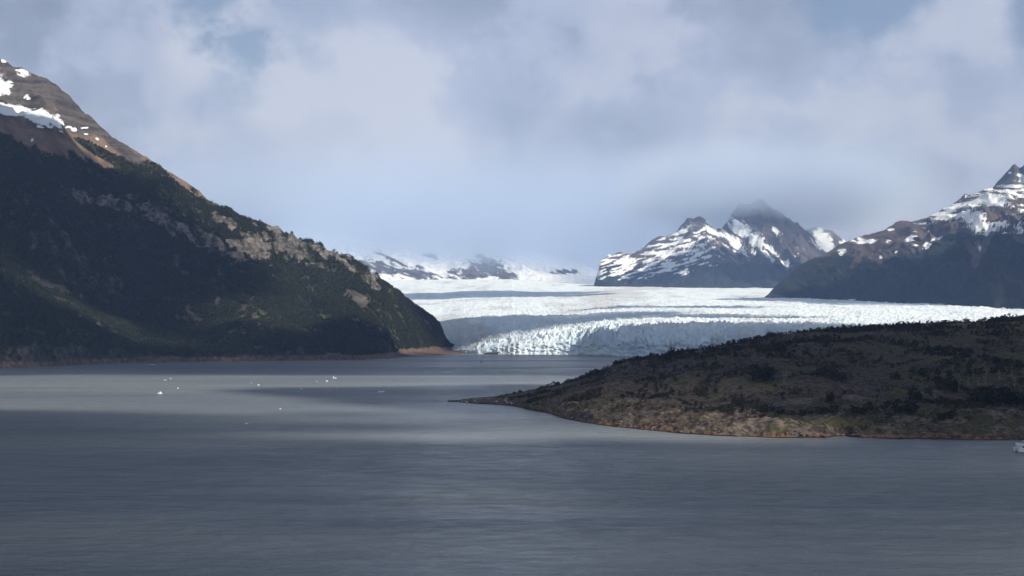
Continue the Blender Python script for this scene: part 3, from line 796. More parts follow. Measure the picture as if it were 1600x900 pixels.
def trunk_mesh(name, h, r, seed, limbs=5, top=0.75):
    rg = np.random.default_rng(seed)
    verts, faces = [], []

    def tube(p0, p1, r0, r1, n=6):
        p0, p1 = np.array(p0, float), np.array(p1, float)
        ax = p1 - p0; ax /= np.linalg.norm(ax)
        t = np.cross(ax, [0.3, 0.9, 0.1]); t /= np.linalg.norm(t); b = np.cross(ax, t)
        k = len(verts)
        for p, rr in ((p0, r0), (p1, r1)):
            for i in range(n):
                a = 2 * math.pi * i / n
                verts.append(p + rr * (math.cos(a) * t + math.sin(a) * b))
        for i in range(n):
            j = (i + 1) % n
            faces.append((k + i, k + j, k + n + j, k + n + i))
    p = np.array([0, 0, -0.4]); rr = r
    pts = [p]
    for i in range(4):
        q = p + np.array([rg.normal(0, 0.04 * h), rg.normal(0, 0.04 * h), (h * top + 0.4) / 4])
        tube(p, q, rr, rr * 0.72); p, rr = q, rr * 0.72; pts.append(q)
    for i in range(limbs):
        a = rg.uniform(0, 6.28); s = pts[rg.integers(1, 5)]
        e = s + np.array([math.cos(a), math.sin(a), rg.uniform(0.4, 0.9)]) * h * rg.uniform(0.18, 0.3)
        tube(s, e, r * 0.4, r * 0.12, 5)
    return py_mesh(name, verts, faces, True)


ROUND = [(crown_mesh('crown', 1.0, 0.95, 26, 11, 0.075, 300 + i, 0.16), trunk_mesh('trunk', 1.0, 0.035, 320 + i)) for i in range(4)]
TALL = [(crown_mesh('crown', 1.0, 0.55, 26, 11, 0.060, 340 + i, 0.14, 0.35), trunk_mesh('trunk', 1.0, 0.028, 350 + i, 6, 0.85)) for i in range(3)]
BUSH = [(crown_mesh('foliage', 1.0, 1.5, 22, 10, 0.095, 360 + i, 0.02), trunk_mesh('stem', 0.7, 0.03, 370 + i, 5, 0.6)) for i in range(3)]
DEAD = [trunk_mesh('trunk', 1.0, 0.03, 380 + i, 11, 0.95) for i in range(3)]
for a, b in ROUND + TALL: a.materials.append(M['leaf_dark']); b.materials.append(M['bark'])
for a, b in BUSH: a.materials.append(M['leaf_shrub']); b.materials.append(M['bark'])
for a in DEAD: a.materials.append(M['dead_wood'])


def plant(kind, u, v, h, label, group, i):
    x, y, z = on_ground(PEN, u, v)
    if z < 1.0: return
    rz = random.uniform(0, 6.28)
    if kind == 'dead':
        o = put('dead_tree', None, loc=(x, y, z - 0.1), rz=rz, sc=h)
        put('trunk', DEAD[i % 3], parent=o)
        return tag(o, label, 'dead tree', group)
    src, nm, cat, parts = {'round': (ROUND, 'beech_tree', 'tree', ('crown', 'trunk')), 'tall': (TALL, 'slender_tree', 'tree', ('crown', 'trunk')),
                           'bush': (BUSH, 'shrub', 'shrub', ('foliage', 'stem'))}[kind]
    c, t = src[i % len(src)]
    w = random.uniform(0.85, 1.2)
    o = put(nm, None, loc=(x, y, z - 0.1), rz=rz, sc=(h * w, h * w, h))
    put(parts[0], c, parent=o); put(parts[1], t, parent=o)
    return tag(o, label, cat, group)


def scatter_trees():
    k = 0
    # clumps one can find in the photograph: centre, spread, number, height in metres
    clumps = [(1195, 592, 26, 6, 11, 10.5, 'round', 'dark bushy tree in the lone clump halfway up the slope'),
              (1195, 645, 30, 3, 9, 5.5, 'round', 'low dark tree in the thicket above the pale rocky shore hump'),
              (1278, 647, 22, 3, 8, 6.5, 'round', 'dark tree at the edge of the green meadow by the shore'),
              (1339, 647, 17, 2, 5, 7.0, 'round', 'dark tree in the small pair of clumps behind the shore meadow'),
              (1400, 645, 32, 4, 12, 7.5, 'round', 'dark tree in the long thicket above the shore inlet'),
              (1436, 626, 9, 4, 5, 11.5, 'tall', 'tall dark tree rising above the long thicket'),
              (1402, 594, 9, 3, 3, 6.5, 'round', 'small dark tree alone on the open middle slope'),
              (1492, 612, 7, 3, 3, 10.0, 'tall', 'slender tree between the bare grey trunks'),
              (1538, 630, 24, 6, 13, 11.0, 'round', 'broad dark tree in the dense grove up from the boat'),
              (1578, 632, 16, 6, 9, 12.5, 'round', 'tall broad tree in the dense grove behind the boat'),
              (1530, 580, 40, 8, 12, 7.5, 'round', 'dark tree scattered on the upper slope over the grove'),
              (1470, 590, 40, 9, 9, 6.5, 'round', 'small dark tree among dead trunks on the slope'),
              (1300, 628, 8, 3, 3, 8.5, 'tall', 'upright narrow tree just above the meadow'),
              (1130, 645, 24, 3, 7, 4.0, 'round', 'squat dark tree on the rocky shore terrace'),
              (1480, 655, 30, 4, 8, 4.5, 'round', 'low dark tree on the grassy bank near the boat'),
              (1075, 640, 40, 4, 7, 3.5, 'round', 'small dark tree by the brown rock ledges')]
    for (cu, cv, su, sv, n, h, kind, label) in clumps:
        for i in range(n):
            plant(kind, random.gauss(cu, su * 0.6), random.gauss(cv, sv * 0.6), h * random.uniform(0.6, 1.12), label, label.split(' ', 1)[1], k); k += 1
    for (u, v, h, label) in [(1050, 553, 8.5, 'single tree standing proud on the bare skyline above the point'),
                             (963, 572, 5.0, 'small tree on the skyline low on the point')]:
        plant('round', u, v, h, label, None, k); k += 1
    for i in range(16):
        plant('round', random.uniform(1080, 1600), 0, random.uniform(3.5, 6.5), 'dark tree sticking up along the ridge crest', 'trees along the ridge crest', k); k += 1
    for i in range(70):
        u = random.uniform(1000, 1600)
        plant('round', u, random.uniform(float(ip(u, [(1000, 575), (1200, 545), (1600, 515)])), 632), random.uniform(2.5, 5.5), 'small dark tree scattered over the brown heath slope', 'small trees over the heath', k); k += 1
    for (u, v) in [(1226, 590), (1229, 586), (1497, 604), (1500, 598), (1513, 596), (1520, 586), (1541, 590), (1528, 600), (1580, 583), (1560, 588), (1462, 618), (1583, 600)]:
        plant('dead', u, v + 6, random.uniform(6, 9), 'bare grey trunk of a dead tree among the dark trees', 'bare dead trunks on the slope', k); k += 1
    for i in range(70):
        u = random.uniform(930, 1600)
        plant('bush', u, random.uniform(ip(u, [(930, 628), (1100, 640), (1600, 640)]), ip(u, [(930, 648), (1100, 664), (1600, 668)])), random.uniform(1.2, 2.6), 'brown-green shrub on the grass and rock by the shore', 'shrubs along the shore', k); k += 1


scatter_trees()

# ------------------------------------------------------------------ forest and heath as one mass each (instances on points)


def instancer(name, pts, scales, protos, label, seed):
    src = bpy.data.collections.new(name + '_source')      # not linked to the scene: only the copies render
    for i, me in enumerate(protos):
        src.objects.link(bpy.data.objects.new('%s_tree' % name, me))
    me = bpy.data.meshes.new(name)
    me.vertices.add(len(pts)); me.vertices.foreach_set('co', np.asarray(pts, np.float32).ravel())
    at = me.attributes.new('size', 'FLOAT', 'POINT'); at.data.foreach_set('value', np.asarray(scales, np.float32))
    o = put(name, me)
    ng = bpy.data.node_groups.new(name, 'GeometryNodeTree')
    ng.interface.new_socket('Geometry', in_out='INPUT', socket_type='NodeSocketGeometry')
    ng.interface.new_socket('Geometry', in_out='OUTPUT', socket_type='NodeSocketGeometry')
    N, L = ng.nodes, ng.links
    gi, go = N.new('NodeGroupInput'), N.new('NodeGroupOutput')
    ci = N.new('GeometryNodeCollectionInfo'); ci.inputs['Collection'].default_value = src
    ci.inputs['Separate Children'].default_value = True; ci.inputs['Reset Children'].default_value = True
    ins = N.new('GeometryNodeInstanceOnPoints'); ins.inputs['Pick Instance'].default_value = True
    rv = N.new('FunctionNodeRandomValue'); rv.data_type = 'FLOAT_VECTOR'
    rv.inputs[0].default_value = (-0.08, -0.08, 0); rv.inputs[1].default_value = (0.08, 0.08, 6.28); rv.inputs['Seed'].default_value = seed
    na = N.new('GeometryNodeInputNamedAttribute'); na.data_type = 'FLOAT'; na.inputs['Name'].default_value = 'size'
    L.new(gi.outputs[0], ins.inputs['Points']); L.new(ci.outputs[0], ins.inputs['Instance'])
    L.new(rv.outputs[0], ins.inputs['Rotation']); L.new(na.outputs[0], ins.inputs['Scale'])
    L.new(ins.outputs[0], go.inputs[0])
    md = o.modifiers.new('scatter', 'NODES'); md.node_group = ng
    return tag(o, label, kind='stuff')


def sample_terrain(T, mask, n, seed):
    """n random points on a terrain, spread evenly over its area where mask is high."""
    rg = np.random.default_rng(seed)
    X, Y, Z = T['X'], T['Y'], T['Z']
    ax = np.hypot(np.diff(X, axis=1)[:-1], 0); ay = np.diff(Y, axis=0)[:, :-1]
    w = np.abs(ax * ay) * np.clip(mask[:-1, :-1], 0, 1)
    p = (w / w.sum()).ravel()
    idx = rg.choice(p.size, n, p=p)
    r, c = np.unravel_index(idx, w.shape)
    a, b = rg.uniform(size=n), rg.uniform(size=n)

    def li(A): return (A[r, c] * (1 - a) + A[r + 1, c] * a) * (1 - b) + (A[r, c + 1] * (1 - a) + A[r + 1, c + 1] * a) * b
    return np.stack([li(X), li(Y), li(Z)], -1), r, c, rg


def build_forests():
    cr = [crown_mesh('forest_crown', 1.0, 0.85, 9, 7, 0.16, 400 + i, 0.08) for i in range(6)]
    for c in cr[:-1]: c.materials.append(M['leaf_forest'])
    cr[-1].materials.append(M['leaf_grey'])
    T = LEFT
    n = fbm(T['X'] / 120, T['Y'] / 120, 4, 55)
    mask = sstep(0.55, 0.25, T['bare'] + 0.25 * n) * T['front'] * (T['Z'] > 9) * (np.broadcast_to(T['u'], T['X'].shape) > -250)
    mask = mask * (0.35 + 0.65 * sstep(-0.25, 0.1, fbm(T['X'] / 70, T['Y'] / 70, 3, 56)))
    pts, r, c, rg = sample_terrain(T, mask, 90000, 1)
    sz = rg.uniform(5.5, 11, len(pts)) * (1 - 0.45 * sstep(350, 650, pts[:, 2]))
    instancer('forest', pts, sz, cr, 'dense dark beech forest covering the lower mountain slope', 3)
    br = [crown_mesh('heath_crown', 1.0, 1.5, 7, 6, 0.22, 420 + i, 0.02) for i in range(3)]
    for b in br: b.materials.append(M['leaf_shrub'])
    T = PEN
    n = fbm(T['X'] / 50, T['Y'] / 50, 4, 57)
    open_ = np.maximum.reduce([T['rust'], T['rock'] * 0.9, np.clip(T['grass'], 0, 1) * 0.85])
    mask = np.maximum(sstep(0.75, 0.3, open_ + 0.2 * n), 0.22 * (T['rust'] < 0.3)) * (T['Z'] > 3.0) * (T['ov'] < 0.25) * (0.12 + 0.88 * sstep(-0.12, 0.15, n))
    pts, r, c, rg = sample_terrain(T, mask, 26000, 2)
    patch = fbm(pts[:, 0] / 38, pts[:, 1] / 55, 3, 60)
    sz = rg.uniform(0.5, 1.6, len(pts)) * (0.55 + 1.9 * sstep(-0.15, 0.5, patch)) * (1 + 0.6 * sstep(0.55, 1.0, T['s'][r, c]) * rg.uniform(0, 1.0, len(pts)))
    instancer('undergrowth', pts, sz, br, 'dark scrub and heath covering the peninsula slope', 5)
    n2 = fbm(T['X'] / 75, T['Y'] / 110, 4, 62)
    mask = np.maximum(sstep(0.62, 0.98, T['s']) * sstep(-0.15, 0.2, n), 0.8 * sstep(0.12, 0.3, n2) * sstep(0.15, 0.3, T['s'])) * (T['ov'] < 0.3) * (np.broadcast_to(T['u'], T['X'].shape) > 960)
    pts, r, c, rg = sample_terrain(T, mask, 4200, 4)
    sz = rg.uniform(1.5, 4.4, len(pts))
    ck = [crown_mesh('thicket_crown', 1.0, 1.0, 10, 7, 0.15, 440 + i, 0.05) for i in range(3)]
    for b in ck: b.materials.append(M['leaf_dark'])
    instancer('ridge_undergrowth', pts, sz, ck, 'dark low thicket covering the top of the peninsula', 6)


build_forests()

# ------------------------------------------------------------------ boulders on the shore


def rock_mesh(name, seed, flat=0.65, sub=2):
    bm = bmesh.new(); bmesh.ops.create_icosphere(bm, subdivisions=sub, radius=0.5)
    rg = np.random.default_rng(seed)
    planes = [(lambda v: v / np.linalg.norm(v))(rg.normal(size=3)) for _ in range(9)]
    cut = rg.uniform(0.28, 0.44, 9)
    for v in bm.verts:
        p = np.array(v.co)
        for n, c in zip(planes, cut):
            e = p @ n - c
            if e > 0: p = p - n * e * 0.9
        v.co = (p[0] * 1.15, p[1], p[2] * flat)
    me = bpy.data.meshes.new(name); bm.to_mesh(me); bm.free()
    return me


ROCKS = [rock_mesh('boulder', 500 + i) for i in range(5)]
for i, r_ in enumerate(ROCKS): r_.materials.append(M['boulder_rust'] if i % 2 else M['boulder'])


def scatter_boulders():
    for i in range(85):
        u = random.uniform(880, 1598)
        vs_ = float(ip(u, [(880, 652), (930, 661), (1000, 670), (1120, 679), (1200, 682), (1600, 686)]))
        x, y, z = on_ground(PEN, u, vs_ - abs(random.gauss(0, 5)))
        sc = random.uniform(1.0, 3.0)
        o = put('boulder', ROCKS[i % 5], loc=(x, y, z + 0.12 * sc), rz=random.uniform(0, 6.28), sc=sc)
        rusty = i % 2 and (i % 5) % 2
        if (i % 5) % 2: tag(o, 'rust-brown boulder on the rocky shore of the peninsula', 'boulder', 'rust-brown shore boulders')
        else: tag(o, 'grey-brown boulder on the rocky shore of the peninsula', 'boulder', 'grey-brown shore boulders')
    for i in range(26):
        u = random.uniform(716, 800)
        x, y, z = on_ground(PEN, u, random.uniform(622, 631))
        sc = random.uniform(1.2, 3.4)
        o = put('boulder', PALE[i % 2], loc=(x, y, max(z, 0) + 0.1 * sc), rz=random.uniform(0, 6.28), sc=sc)
        tag(o, 'pale boulder on the low tip of the peninsula', 'boulder', 'pale boulders on the point')


M['boulder_pale'] = mat_plain('boulder_pale', (0.42, 0.36, 0.28), 0.35, 0.8, 0.9, bump=0.6)
PALE = [rock_mesh('boulder', 520 + i) for i in range(2)]
for r_ in PALE: r_.materials.append(M['boulder_pale'])
scatter_boulders()

rk = rock_mesh('islet', 560, 0.8, 3)
y_ = 4480.0
tag(put('rock_islet', rk, M['dark_rock'], loc=(col_x(769, y_), y_, 3.0), sc=(52, 26, 17)), 'dark bare rock poking out at the foot of the ice front', 'rock')

# ------------------------------------------------------------------ drifting ice


def floe_mesh(seed, peaks):
    """Low raft of ice with one or more weathered humps."""
    rg = np.random.default_rng(seed)
    nx, ny = 26, 14
    gx, gy = np.meshgrid(np.linspace(-0.5, 0.5, nx), np.linspace(-0.5, 0.5, ny))
    edge = 1 - np.sqrt((gx / 0.5) ** 2 + (gy / 0.5) ** 2)
    h = 0.05 + 0 * gx
    for (px, py, ph, pr) in peaks: h = np.maximum(h, ph * np.exp(-(((gx - px) / pr) ** 2 + ((gy - py) / 0.28) ** 2)))
    h = h * sstep(-0.02, 0.22, edge + 0.12 * fbm(gx * 5 + seed, gy * 5, 3, seed)) + 0.05 * fbm(gx * 7, gy * 7 + seed, 3, seed) * sstep(0, 0.3, edge)
    z = np.where(edge > 0.02, h, -0.12)
    top = grid_mesh('ice_floe', gx, gy, z, None)
    top.materials.append(M['floe'])
    top.polygons.foreach_set('use_smooth', [False] * len(top.polygons))
    return top


def build_floes():
    spec = [(250, 615, 11, 3.4, [(0.05, 0, 0.9, 0.22), (-0.25, 0, 0.45, 0.15)], 'bright humped ice floe, biggest of the chunks off the wooded shore'),
            (278, 607, 4, 1.8, [(0, 0, 0.8, 0.3)], 'tiny round ice chunk just beyond the bright humped floe'),
            (258, 594, 6, 1.5, [(0.1, 0, 0.4, 0.4)], 'flat ice sliver in the close pair near the shaded water'),
            (266, 592, 5, 1.6, [(0.2, 0, 0.6, 0.2)], 'upturned ice sliver in the close pair near the shaded water'),
            (404, 602, 5, 2.0, [(0, 0, 0.8, 0.3)], 'small rounded ice chunk alone on the pale open water'),
            (393, 599, 2.6, 1.0, [(0, 0, 0.8, 0.3)], 'speck of ice beside the small rounded chunk'),
            (471, 608, 4, 1.7, [(0, 0, 0.8, 0.3)], 'little ice chunk between the rounded chunk and the saddle floe'),
            (511, 596, 6, 2.2, [(-0.1, 0, 0.9, 0.25)], 'white ice chunk next to the floe with a raised fin'),
            (523, 591, 8, 3.2, [(-0.3, 0, 1.0, 0.12), (0.2, 0, 0.3, 0.3)], 'ice floe with a raised fin at one end'),
            (495, 596, 4, 0.8, [(0, 0, 0.5, 0.4)], 'faint low ice fragment by the white chunk'),
            (596, 612.5, 14, 2.4, [(-0.33, 0, 0.75, 0.14), (0.3, 0, 0.8, 0.16), (0, 0, 0.45, 0.3)], 'long saddle-shaped ice floe with a hump at each end'),
            (438, 639, 5, 1.3, [(0, 0, 0.6, 0.4)], 'low ice chunk on the edge of the dark wind-ruffled water'),
            (238, 570, 11, 1.2, [(0, 0, 0.4, 0.5)], 'thin flat ice strip close under the wooded shore'),
            (527, 607, 3, 0.8, [(0, 0, 0.6, 0.4)], 'grey ice crumb on the streaked water past the fin floe'),
            (385, 662, 6, 0.9, [(0, 0, 0.5, 0.4)], 'low dull ice slab awash in the dark ruffled water')]
    for i, (u, v, wpx, hm, peaks, label) in enumerate(spec):
        y = float(shore_y(v)); px = y / F
        w = wpx * px * 0.85
        o = put('ice_floe', floe_mesh(600 + i, peaks), loc=(col_x(u, y), y, 0.0), sc=(w, w * 0.7, max(0.8, hm * px * 1.15)))
        tag(o, label, 'ice floe', 'ice floes drifting on the lake')
    y = float(shore_y(566))
    m = rock_mesh('ice', 590, 0.5)
    tag(put('dirty_ice_chunk', m, M['dark_rock'], loc=(col_x(752, y), y, 0.5), sc=(6, 3, 5)), 'small dark dirty ice lump on the water before the glacier', 'ice chunk')


build_floes()

# ------------------------------------------------------------------ catamaran


def build_boat():
    white = mat_plain('boat_white', (0.78, 0.78, 0.78), 0.05, 0.5, 0.35, 0.5)
    glass = mat_plain('boat_glass', (0.02, 0.025, 0.035), 0.2, 0.5, 0.08, 0.6)
    dark = mat_plain('boat_dark', (0.03, 0.035, 0.06), 0.2, 0.5, 0.5)
    grey = mat_plain('boat_grey', (0.45, 0.46, 0.47), 0.1, 0.5, 0.5)
    y0 = float(shore_y(707))
    root = put('catamaran', None, loc=(col_x(1584, y0) + 13.4, y0 + 3.0, 0), rz=0.04)
    tag(root, 'white two-deck passenger catamaran with dark window bands off the peninsula shore', 'boat')

    def prism(name, outline, y_a, y_b, mat, par=root, bev=0.06):
        """Side outline (x, z) drawn out from y_a to y_b with eased edges."""
        bm = bmesh.new()
        a = [bm.verts.new((x, y_a, z)) for x, z in outline]; b = [bm.verts.new((x, y_b, z)) for x, z in outline]
        bm.faces.new(a); bm.faces.new(b[::-1])
        n = len(outline)
        for i in range(n): bm.faces.new((a[i], b[i], b[(i + 1) % n], a[(i + 1) % n]))
        bmesh.ops.recalc_face_normals(bm, faces=bm.faces)
        if bev: bmesh.ops.bevel(bm, geom=list(bm.edges), offset=bev, segments=2, affect='EDGES')
        me = bpy.data.meshes.new(name); bm.to_mesh(me); bm.free()
        return put(name, me, mat, par)
    for s in (-1, 1):
        hull = prism('hull', [(-11, 2.6), (-11, 0.6), (-10.4, -0.5), (10, -0.5), (12.4, 1.4), (13.2, 2.5), (-8.6, 2.45), (-8.9, 2.75)], s * 3.1 - 1.0, s * 3.1 + 1.0, white)
        prism('waterline_stripe', [(-10.7, 0.28), (-10.7, 0.02), (10.6, 0.02), (11.0, 0.28)], s * 3.1 - 1.03, s * 3.1 + 1.03, dark, hull, 0)
    prism('bridge_deck', [(-9.2, 1.35), (-9.2, 2.15), (11.4, 2.15), (10.6, 1.35)], -3.4, 3.4, white)
    cab = prism('main_cabin', [(-9.4, 2.15), (-9.4, 4.05), (8.2, 4.05), (10.2, 2.15)], -3.75, 3.75, white)
    for s in (-1, 1):
        for i in range(8):
            x = -9.0 + i * 2.1
            prism('window', [(x, 2.75), (x, 3.72), (x + 1.98, 3.72), (x + 1.98, 2.75)], s * 3.70, s * 3.79, glass, cab, 0)
    prism('window', [(8.72, 3.70), (9.52, 2.85), (9.60, 2.90), (8.80, 3.75)], -3.2, 3.2, glass, cab, 0)
    prism('upper_deck', [(-10.2, 4.05), (-10.2, 4.28), (8.8, 4.28), (8.5, 4.05)], -3.9, 3.9, white)
    up = prism('upper_cabin', [(-4.8, 4.28), (-4.8, 6.0), (4.4, 6.0), (6.0, 4.28)], -2.9, 2.9, white)
    for s in (-1, 1):
        for i in range(5):
            x = -4.5 + i * 1.75
            prism('window', [(x, 4.9), (x, 5.72), (x + 1.6, 5.72), (x + 1.6, 4.9)], s * 2.86, s * 2.94, glass, up, 0)
    prism('roof', [(-6.6, 6.0), (-6.6, 6.2), (4.9, 6.2), (4.7, 6.0)], -3.1, 3.1, white)
    for s in (-1, 1):
        for i in range(6):
            x = -10.0 + i * 1.0
            prism('railing_post', [(x, 4.28), (x, 5.3), (x + 0.09, 5.3), (x + 0.09, 4.28)], s * 3.7 - 0.04, s * 3.7 + 0.04, grey, bev=0)
        prism('bulwark', [(-10.0, 4.28), (-10.0, 5.05), (-4.8, 5.05), (-4.8, 4.28)], s * 3.82 - 0.04, s * 3.82 + 0.04, white, bev=0)
        prism('handrail', [(-10.05, 5.3), (-10.05, 5.4), (-4.8, 5.4), (-4.8, 5.3)], s * 3.7 - 0.05, s * 3.7 + 0.05, grey, bev=0)
    mast = prism('mast', [(-5.9, 6.2), (-5.7, 8.6), (-5.5, 8.6), (-5.3, 6.2)], -0.15, 0.15, white, bev=0.03)
    prism('radar', [(-6.3, 7.5), (-6.3, 7.7), (-4.9, 7.7), (-4.9, 7.5)], -0.6, 0.6, white, mast, 0.05)
    return root


build_boat()

# ------------------------------------------------------------------ cloud layer overhead (it throws the shadows on ice, lake and slopes)


def build_clouds():
    H, res = 4200.0, 85.0
    xs = np.arange(-3000, 9000, res); ys = np.arange(-3500, 15800, res)
    CX, CY = np.meshgrid(xs, ys)
    k = H / SUN[2]
    gx, gy = CX - SUN[0] * k, CY - SUN[1] * k                     # where its shadow meets lake level
    n = fbm(gx / 900, gy / 900, 5, 701); nf = fbm(gx / 300, gy / 300, 4, 702)

    def at(u, y, z=0.0): return (u - 800) / F * y - SUN[0] / SUN[2] * z, y - SUN[1] / SUN[2] * z

    def spot(u, y, z, rx, ry, ang=0):
        x0, y0 = at(u, y, z)
        return ell(gx, gy, x0, y0, rx, ry, ang)
    m = np.full(CX.shape, -9.0)
    for sp in [(760, 10300, 360, 900, 850), (860, 9600, 320, 500, 300),          # far band on the ice
               (765, 5200, 90, 370, 720), (690, 5000, 60, 200, 420), (880, 5420, 110, 290, 480), (965, 5640, 130, 250, 240),    # broad grey area beside the mountain
               (1085, 6350, 170, 330, 130), (1130, 5150, 120, 420, 110), (1140, 4030, 20, 400, 150),
               (100, 3920, 360, 640, 340, 0), (300, 3900, 270, 340, 240), (110, 3620, 240, 480, 220), (-200, 3700, 280, 520, 400), (60, 3000, 50, 700, 150),
               (440, 3380, 40, 260, 110),
               (1500, 7400, 300, 1100, 700), (1180, 11900, 500, 900, 400),
               (1300, 1420, 55, 420, 170), (1560, 1300, 45, 300, 220), (1050, 1480, 40, 160, 90)]:
        m = np.maximum(m, spot(*sp))
    # over the lake it is nearly closed, with a few openings
    holes = np.full(CX.shape, -9.0)
    for hp in [(260, 1700, 0, 850, 500), (560, 1500, 0, 300, 230), (20, 1750, 0, 500, 360), (1000, 845, 0, 150, 55), (850, 555, 0, 120, 34), (330, 500, 0, 120, 30), (940, 1240, 0, 150, 60), (1250, 930, 6, 480, 68), (1480, 1610, 78, 170, 60), (1250, 1330, 40, 120, 45), (1560, 470, 0, 130, 44), (1020, 1030, 5, 110, 45), (1600, 810, 3, 150, 110),
               (800, 1420, 4, 110, 70), (1200, 640, 0, 90, 40)]:
        holes = np.maximum(holes, spot(*hp))
    lake = sstep(-2600, -1500, gx) * sstep(2600, 1500, gx) * sstep(150, 300, gy) * sstep(4350, 3900, gy - 0.35 * gx)
    lake = lake * sstep(0, 60, gy - 0) * np.where((gx < -250) & (gy > 2700 + 0.55 * (gx + 1000)), 0, 1)
    m = np.maximum(m, 0.45 * lake - 0.16 - 1.0 * np.clip(holes + 0.4, 0, 1) * lake)
    m = m + 0.38 * n + 0.30 * nf
    th = sstep(0.0, 0.34, m)
    top = H + 40 + 420 * th * (0.6 + 0.8 * ridged(CX / 700, CY / 700, 4, 711))
    bot = H - 60 * th + 40 * nf * th
    keep = m > 0.0
    nr, nc = CX.shape
    fk = keep[:-1, :-1] | keep[1:, :-1] | keep[:-1, 1:] | keep[1:, 1:]
    fk[0] = fk[-1] = False; fk[:, 0] = fk[:, -1] = False
    vid = np.arange(nr * nc).reshape(nr, nc)
    a, b, c, d = vid[:-1, :-1][fk], vid[:-1, 1:][fk], vid[1:, 1:][fk], vid[1:, :-1][fk]
    off = nr * nc
    faces = [np.stack([a, b, c, d], -1), np.stack([a + off, d + off, c + off, b + off], -1)]
    pad = np.zeros((nr + 1, nc + 1), bool); pad[1:-1, 1:-1] = fk
    for (dr, dc, e0, e1) in [(-1, 0, (0, 0), (0, 1)), (1, 0, (1, 1), (1, 0)), (0, -1, (1, 0), (0, 0)), (0, 1, (0, 1), (1, 1))]:
        nb = pad[1 + dr:nr + dr, 1 + dc:nc + dc]
        r_, c_ = np.nonzero(fk & ~nb)
        p, q = vid[r_ + e0[0], c_ + e0[1]], vid[r_ + e1[0], c_ + e1[1]]
        faces.append(np.stack([q, p, p + off, q + off], -1))
    faces = np.concatenate(faces)
    co = np.concatenate([np.stack([CX, CY, top], -1).reshape(-1, 3), np.stack([CX, CY, bot], -1).reshape(-1, 3)])
    used = np.unique(faces); remap = np.full(len(co), -1); remap[used] = np.arange(len(used))
    me = py_mesh('clouds', co[used], remap[faces], True)
    at_ = me.attributes.new('thick', 'FLOAT', 'POINT'); at_.data.foreach_set('value', np.concatenate([th.ravel(), th.ravel()])[used].astype(np.float32))
    m = Mat('cloud', 1.0, 0.0)
    nz = m.noise(0.002, 6)
    col = m.mix(nz, (0.90, 0.90, 0.90), (0.96, 0.96, 0.96))
    di = m.N.new('ShaderNodeBsdfDiffuse'); tr = m.N.new('ShaderNodeBsdfTranslucent'); mx = m.N.new('ShaderNodeMixShader')
    m.L.new(col, di.inputs[0]); m.L.new(col, tr.inputs[0]); mx.inputs[0].default_value = 0.35
    m.L.new(di.outputs[0], mx.inputs[1]); m.L.new(tr.outputs[0], mx.inputs[2])
    tp = m.N.new('ShaderNodeBsdfTransparent'); me_ = m.N.new('ShaderNodeMixShader')      # thin edges let the sun through
    m.L.new(m.math('POWER', m.attr('thick'), 0.6), me_.inputs[0]); m.L.new(tp.outputs[0], me_.inputs[1]); m.L.new(mx.outputs[0], me_.inputs[2])
    m.L.new(me_.outputs[0], m.N['Material Output'].inputs['Surface'])
    tag(put('clouds', me, m.m), 'broken grey cloud layer above the lake and glacier', kind='stuff')


build_clouds()

# ------------------------------------------------------------------ air


def volume_box(name, lo, hi, label):
    bm = bmesh.new(); bmesh.ops.create_cube(bm, size=1.0)
    for v in bm.verts: v.co = [lo[i] + (v.co[i] + 0.5) * (hi[i] - lo[i]) for i in range(3)]
    me = bpy.data.meshes.new(name); bm.to_mesh(me); bm.free()
    return tag(put(name, me), label, kind='stuff')


def build_haze():
    o = volume_box('haze', (-16000, -1000, -401), (16000, 20500, 3300), 'thin blue haze over the lake and mountains')
    m = bpy.data.materials.new('haze'); m.use_nodes = True
    N, L = m.node_tree.nodes, m.node_tree.links
    N.remove(N['Principled BSDF'])
    pv = N.new('ShaderNodeVolumePrincipled')
    pv.inputs['Color'].default_value = (0.40, 0.58, 1.0, 1)
    pv.inputs['Absorption Color'].default_value = (1, 1, 1, 1)
    pv.inputs['Density'].default_value = 3.0e-5
    L.new(pv.outputs[0], N['Material Output'].inputs['Volume'])
    o.data.materials.append(m)


build_haze()


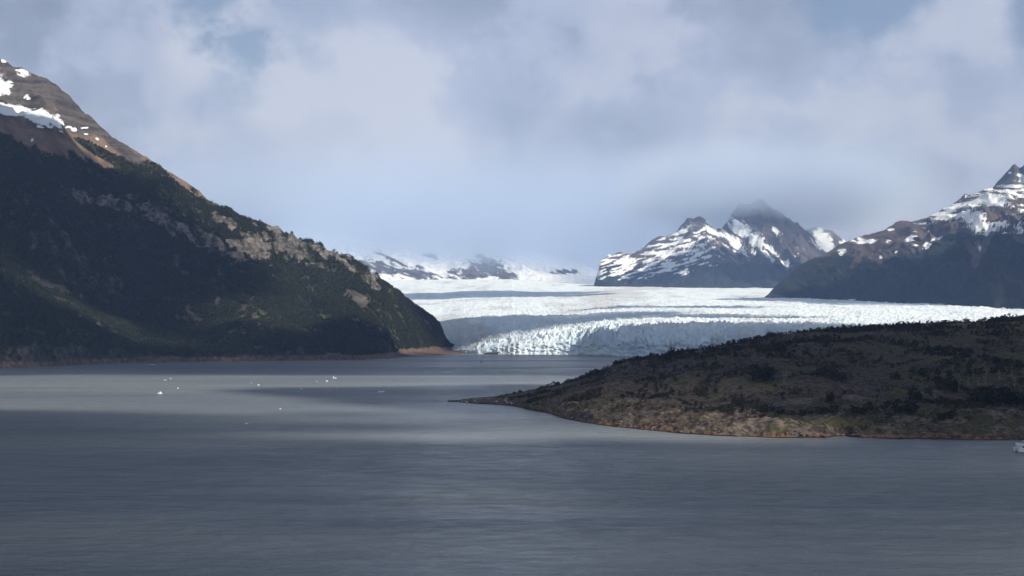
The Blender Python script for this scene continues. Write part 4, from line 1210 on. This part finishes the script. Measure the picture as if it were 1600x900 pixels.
def build_low_cloud(lo, hi, label, density, tint):
    """Low cloud: a soft-edged volume whose density is given as a node expression of place."""
    o = volume_box('low_cloud', lo, hi, label)
    m = bpy.data.materials.new('low_cloud'); m.use_nodes = True
    N, L = m.node_tree.nodes, m.node_tree.links
    N.remove(N['Principled BSDF'])
    tc = N.new('ShaderNodeTexCoord')
    sep = N.new('ShaderNodeSeparateXYZ'); L.new(tc.outputs['Object'], sep.inputs[0])

    def f(op, *a):
        n = N.new('ShaderNodeMath'); n.operation = op
        for i, v in enumerate(a[:2]):
            if isinstance(v, (int, float)): n.inputs[i].default_value = v
            else: L.new(v, n.inputs[i])
        return f(op, n.outputs[0], *a[2:]) if len(a) > 2 else n.outputs[0]

    def rng(v, a, b):
        n = N.new('ShaderNodeMapRange'); n.interpolation_type = 'SMOOTHSTEP'
        n.inputs['From Min'].default_value = a; n.inputs['From Max'].default_value = b
        L.new(v, n.inputs['Value'])
        return n.outputs[0]
    nz = N.new('ShaderNodeTexNoise'); nz.inputs['Scale'].default_value = 0.0012; nz.inputs['Detail'].default_value = 4
    L.new(tc.outputs['Object'], nz.inputs['Vector'])
    x, y, z = sep.outputs
    wob = f('MULTIPLY', f('SUBTRACT', nz.outputs[0], 0.5), 560)
    pv = N.new('ShaderNodeVolumePrincipled')
    pv.inputs['Color'].default_value = tint
    pv.inputs['Absorption Color'].default_value = (0, 0, 0, 1)
    L.new(density(f, rng, x, y, z, wob), pv.inputs['Density'])
    L.new(pv.outputs[0], N['Material Output'].inputs['Volume'])
    o.data.materials.append(m)


def field_density(f, rng, x, y, z, wob):
    edge = f('MULTIPLY', rng(x, -5900, -4200), rng(x, 3000, 1200), rng(z, 2400, 1200), rng(y, 19400, 18000))
    return f('MULTIPLY', edge, rng(f('ADD', z, wob), 600, 1050), rng(f('ADD', y, f('MULTIPLY', wob, 2.0)), 13900, 15600), 0.9e-3)


def cap_density(f, rng, x, y, z, wob):
    edge = f('MULTIPLY', rng(x, 900, 1900), rng(x, 4300, 3000), rng(z, 2000, 1350), f('MULTIPLY', rng(y, 12500, 12900), rng(y, 15400, 14300)))
    return f('MULTIPLY', edge, rng(f('ADD', z, wob), 1090, 1380), 3.0e-3)


build_low_cloud((-6000, 13300, 520), (3200, 19500, 2500), 'low cloud lying on the far snowfield', field_density, (0.68, 0.79, 0.97, 1))
build_low_cloud((850, 12450, 1000), (4400, 15500, 2200), 'low cloud hanging round the high summit', cap_density, (0.76, 0.845, 0.98, 1))
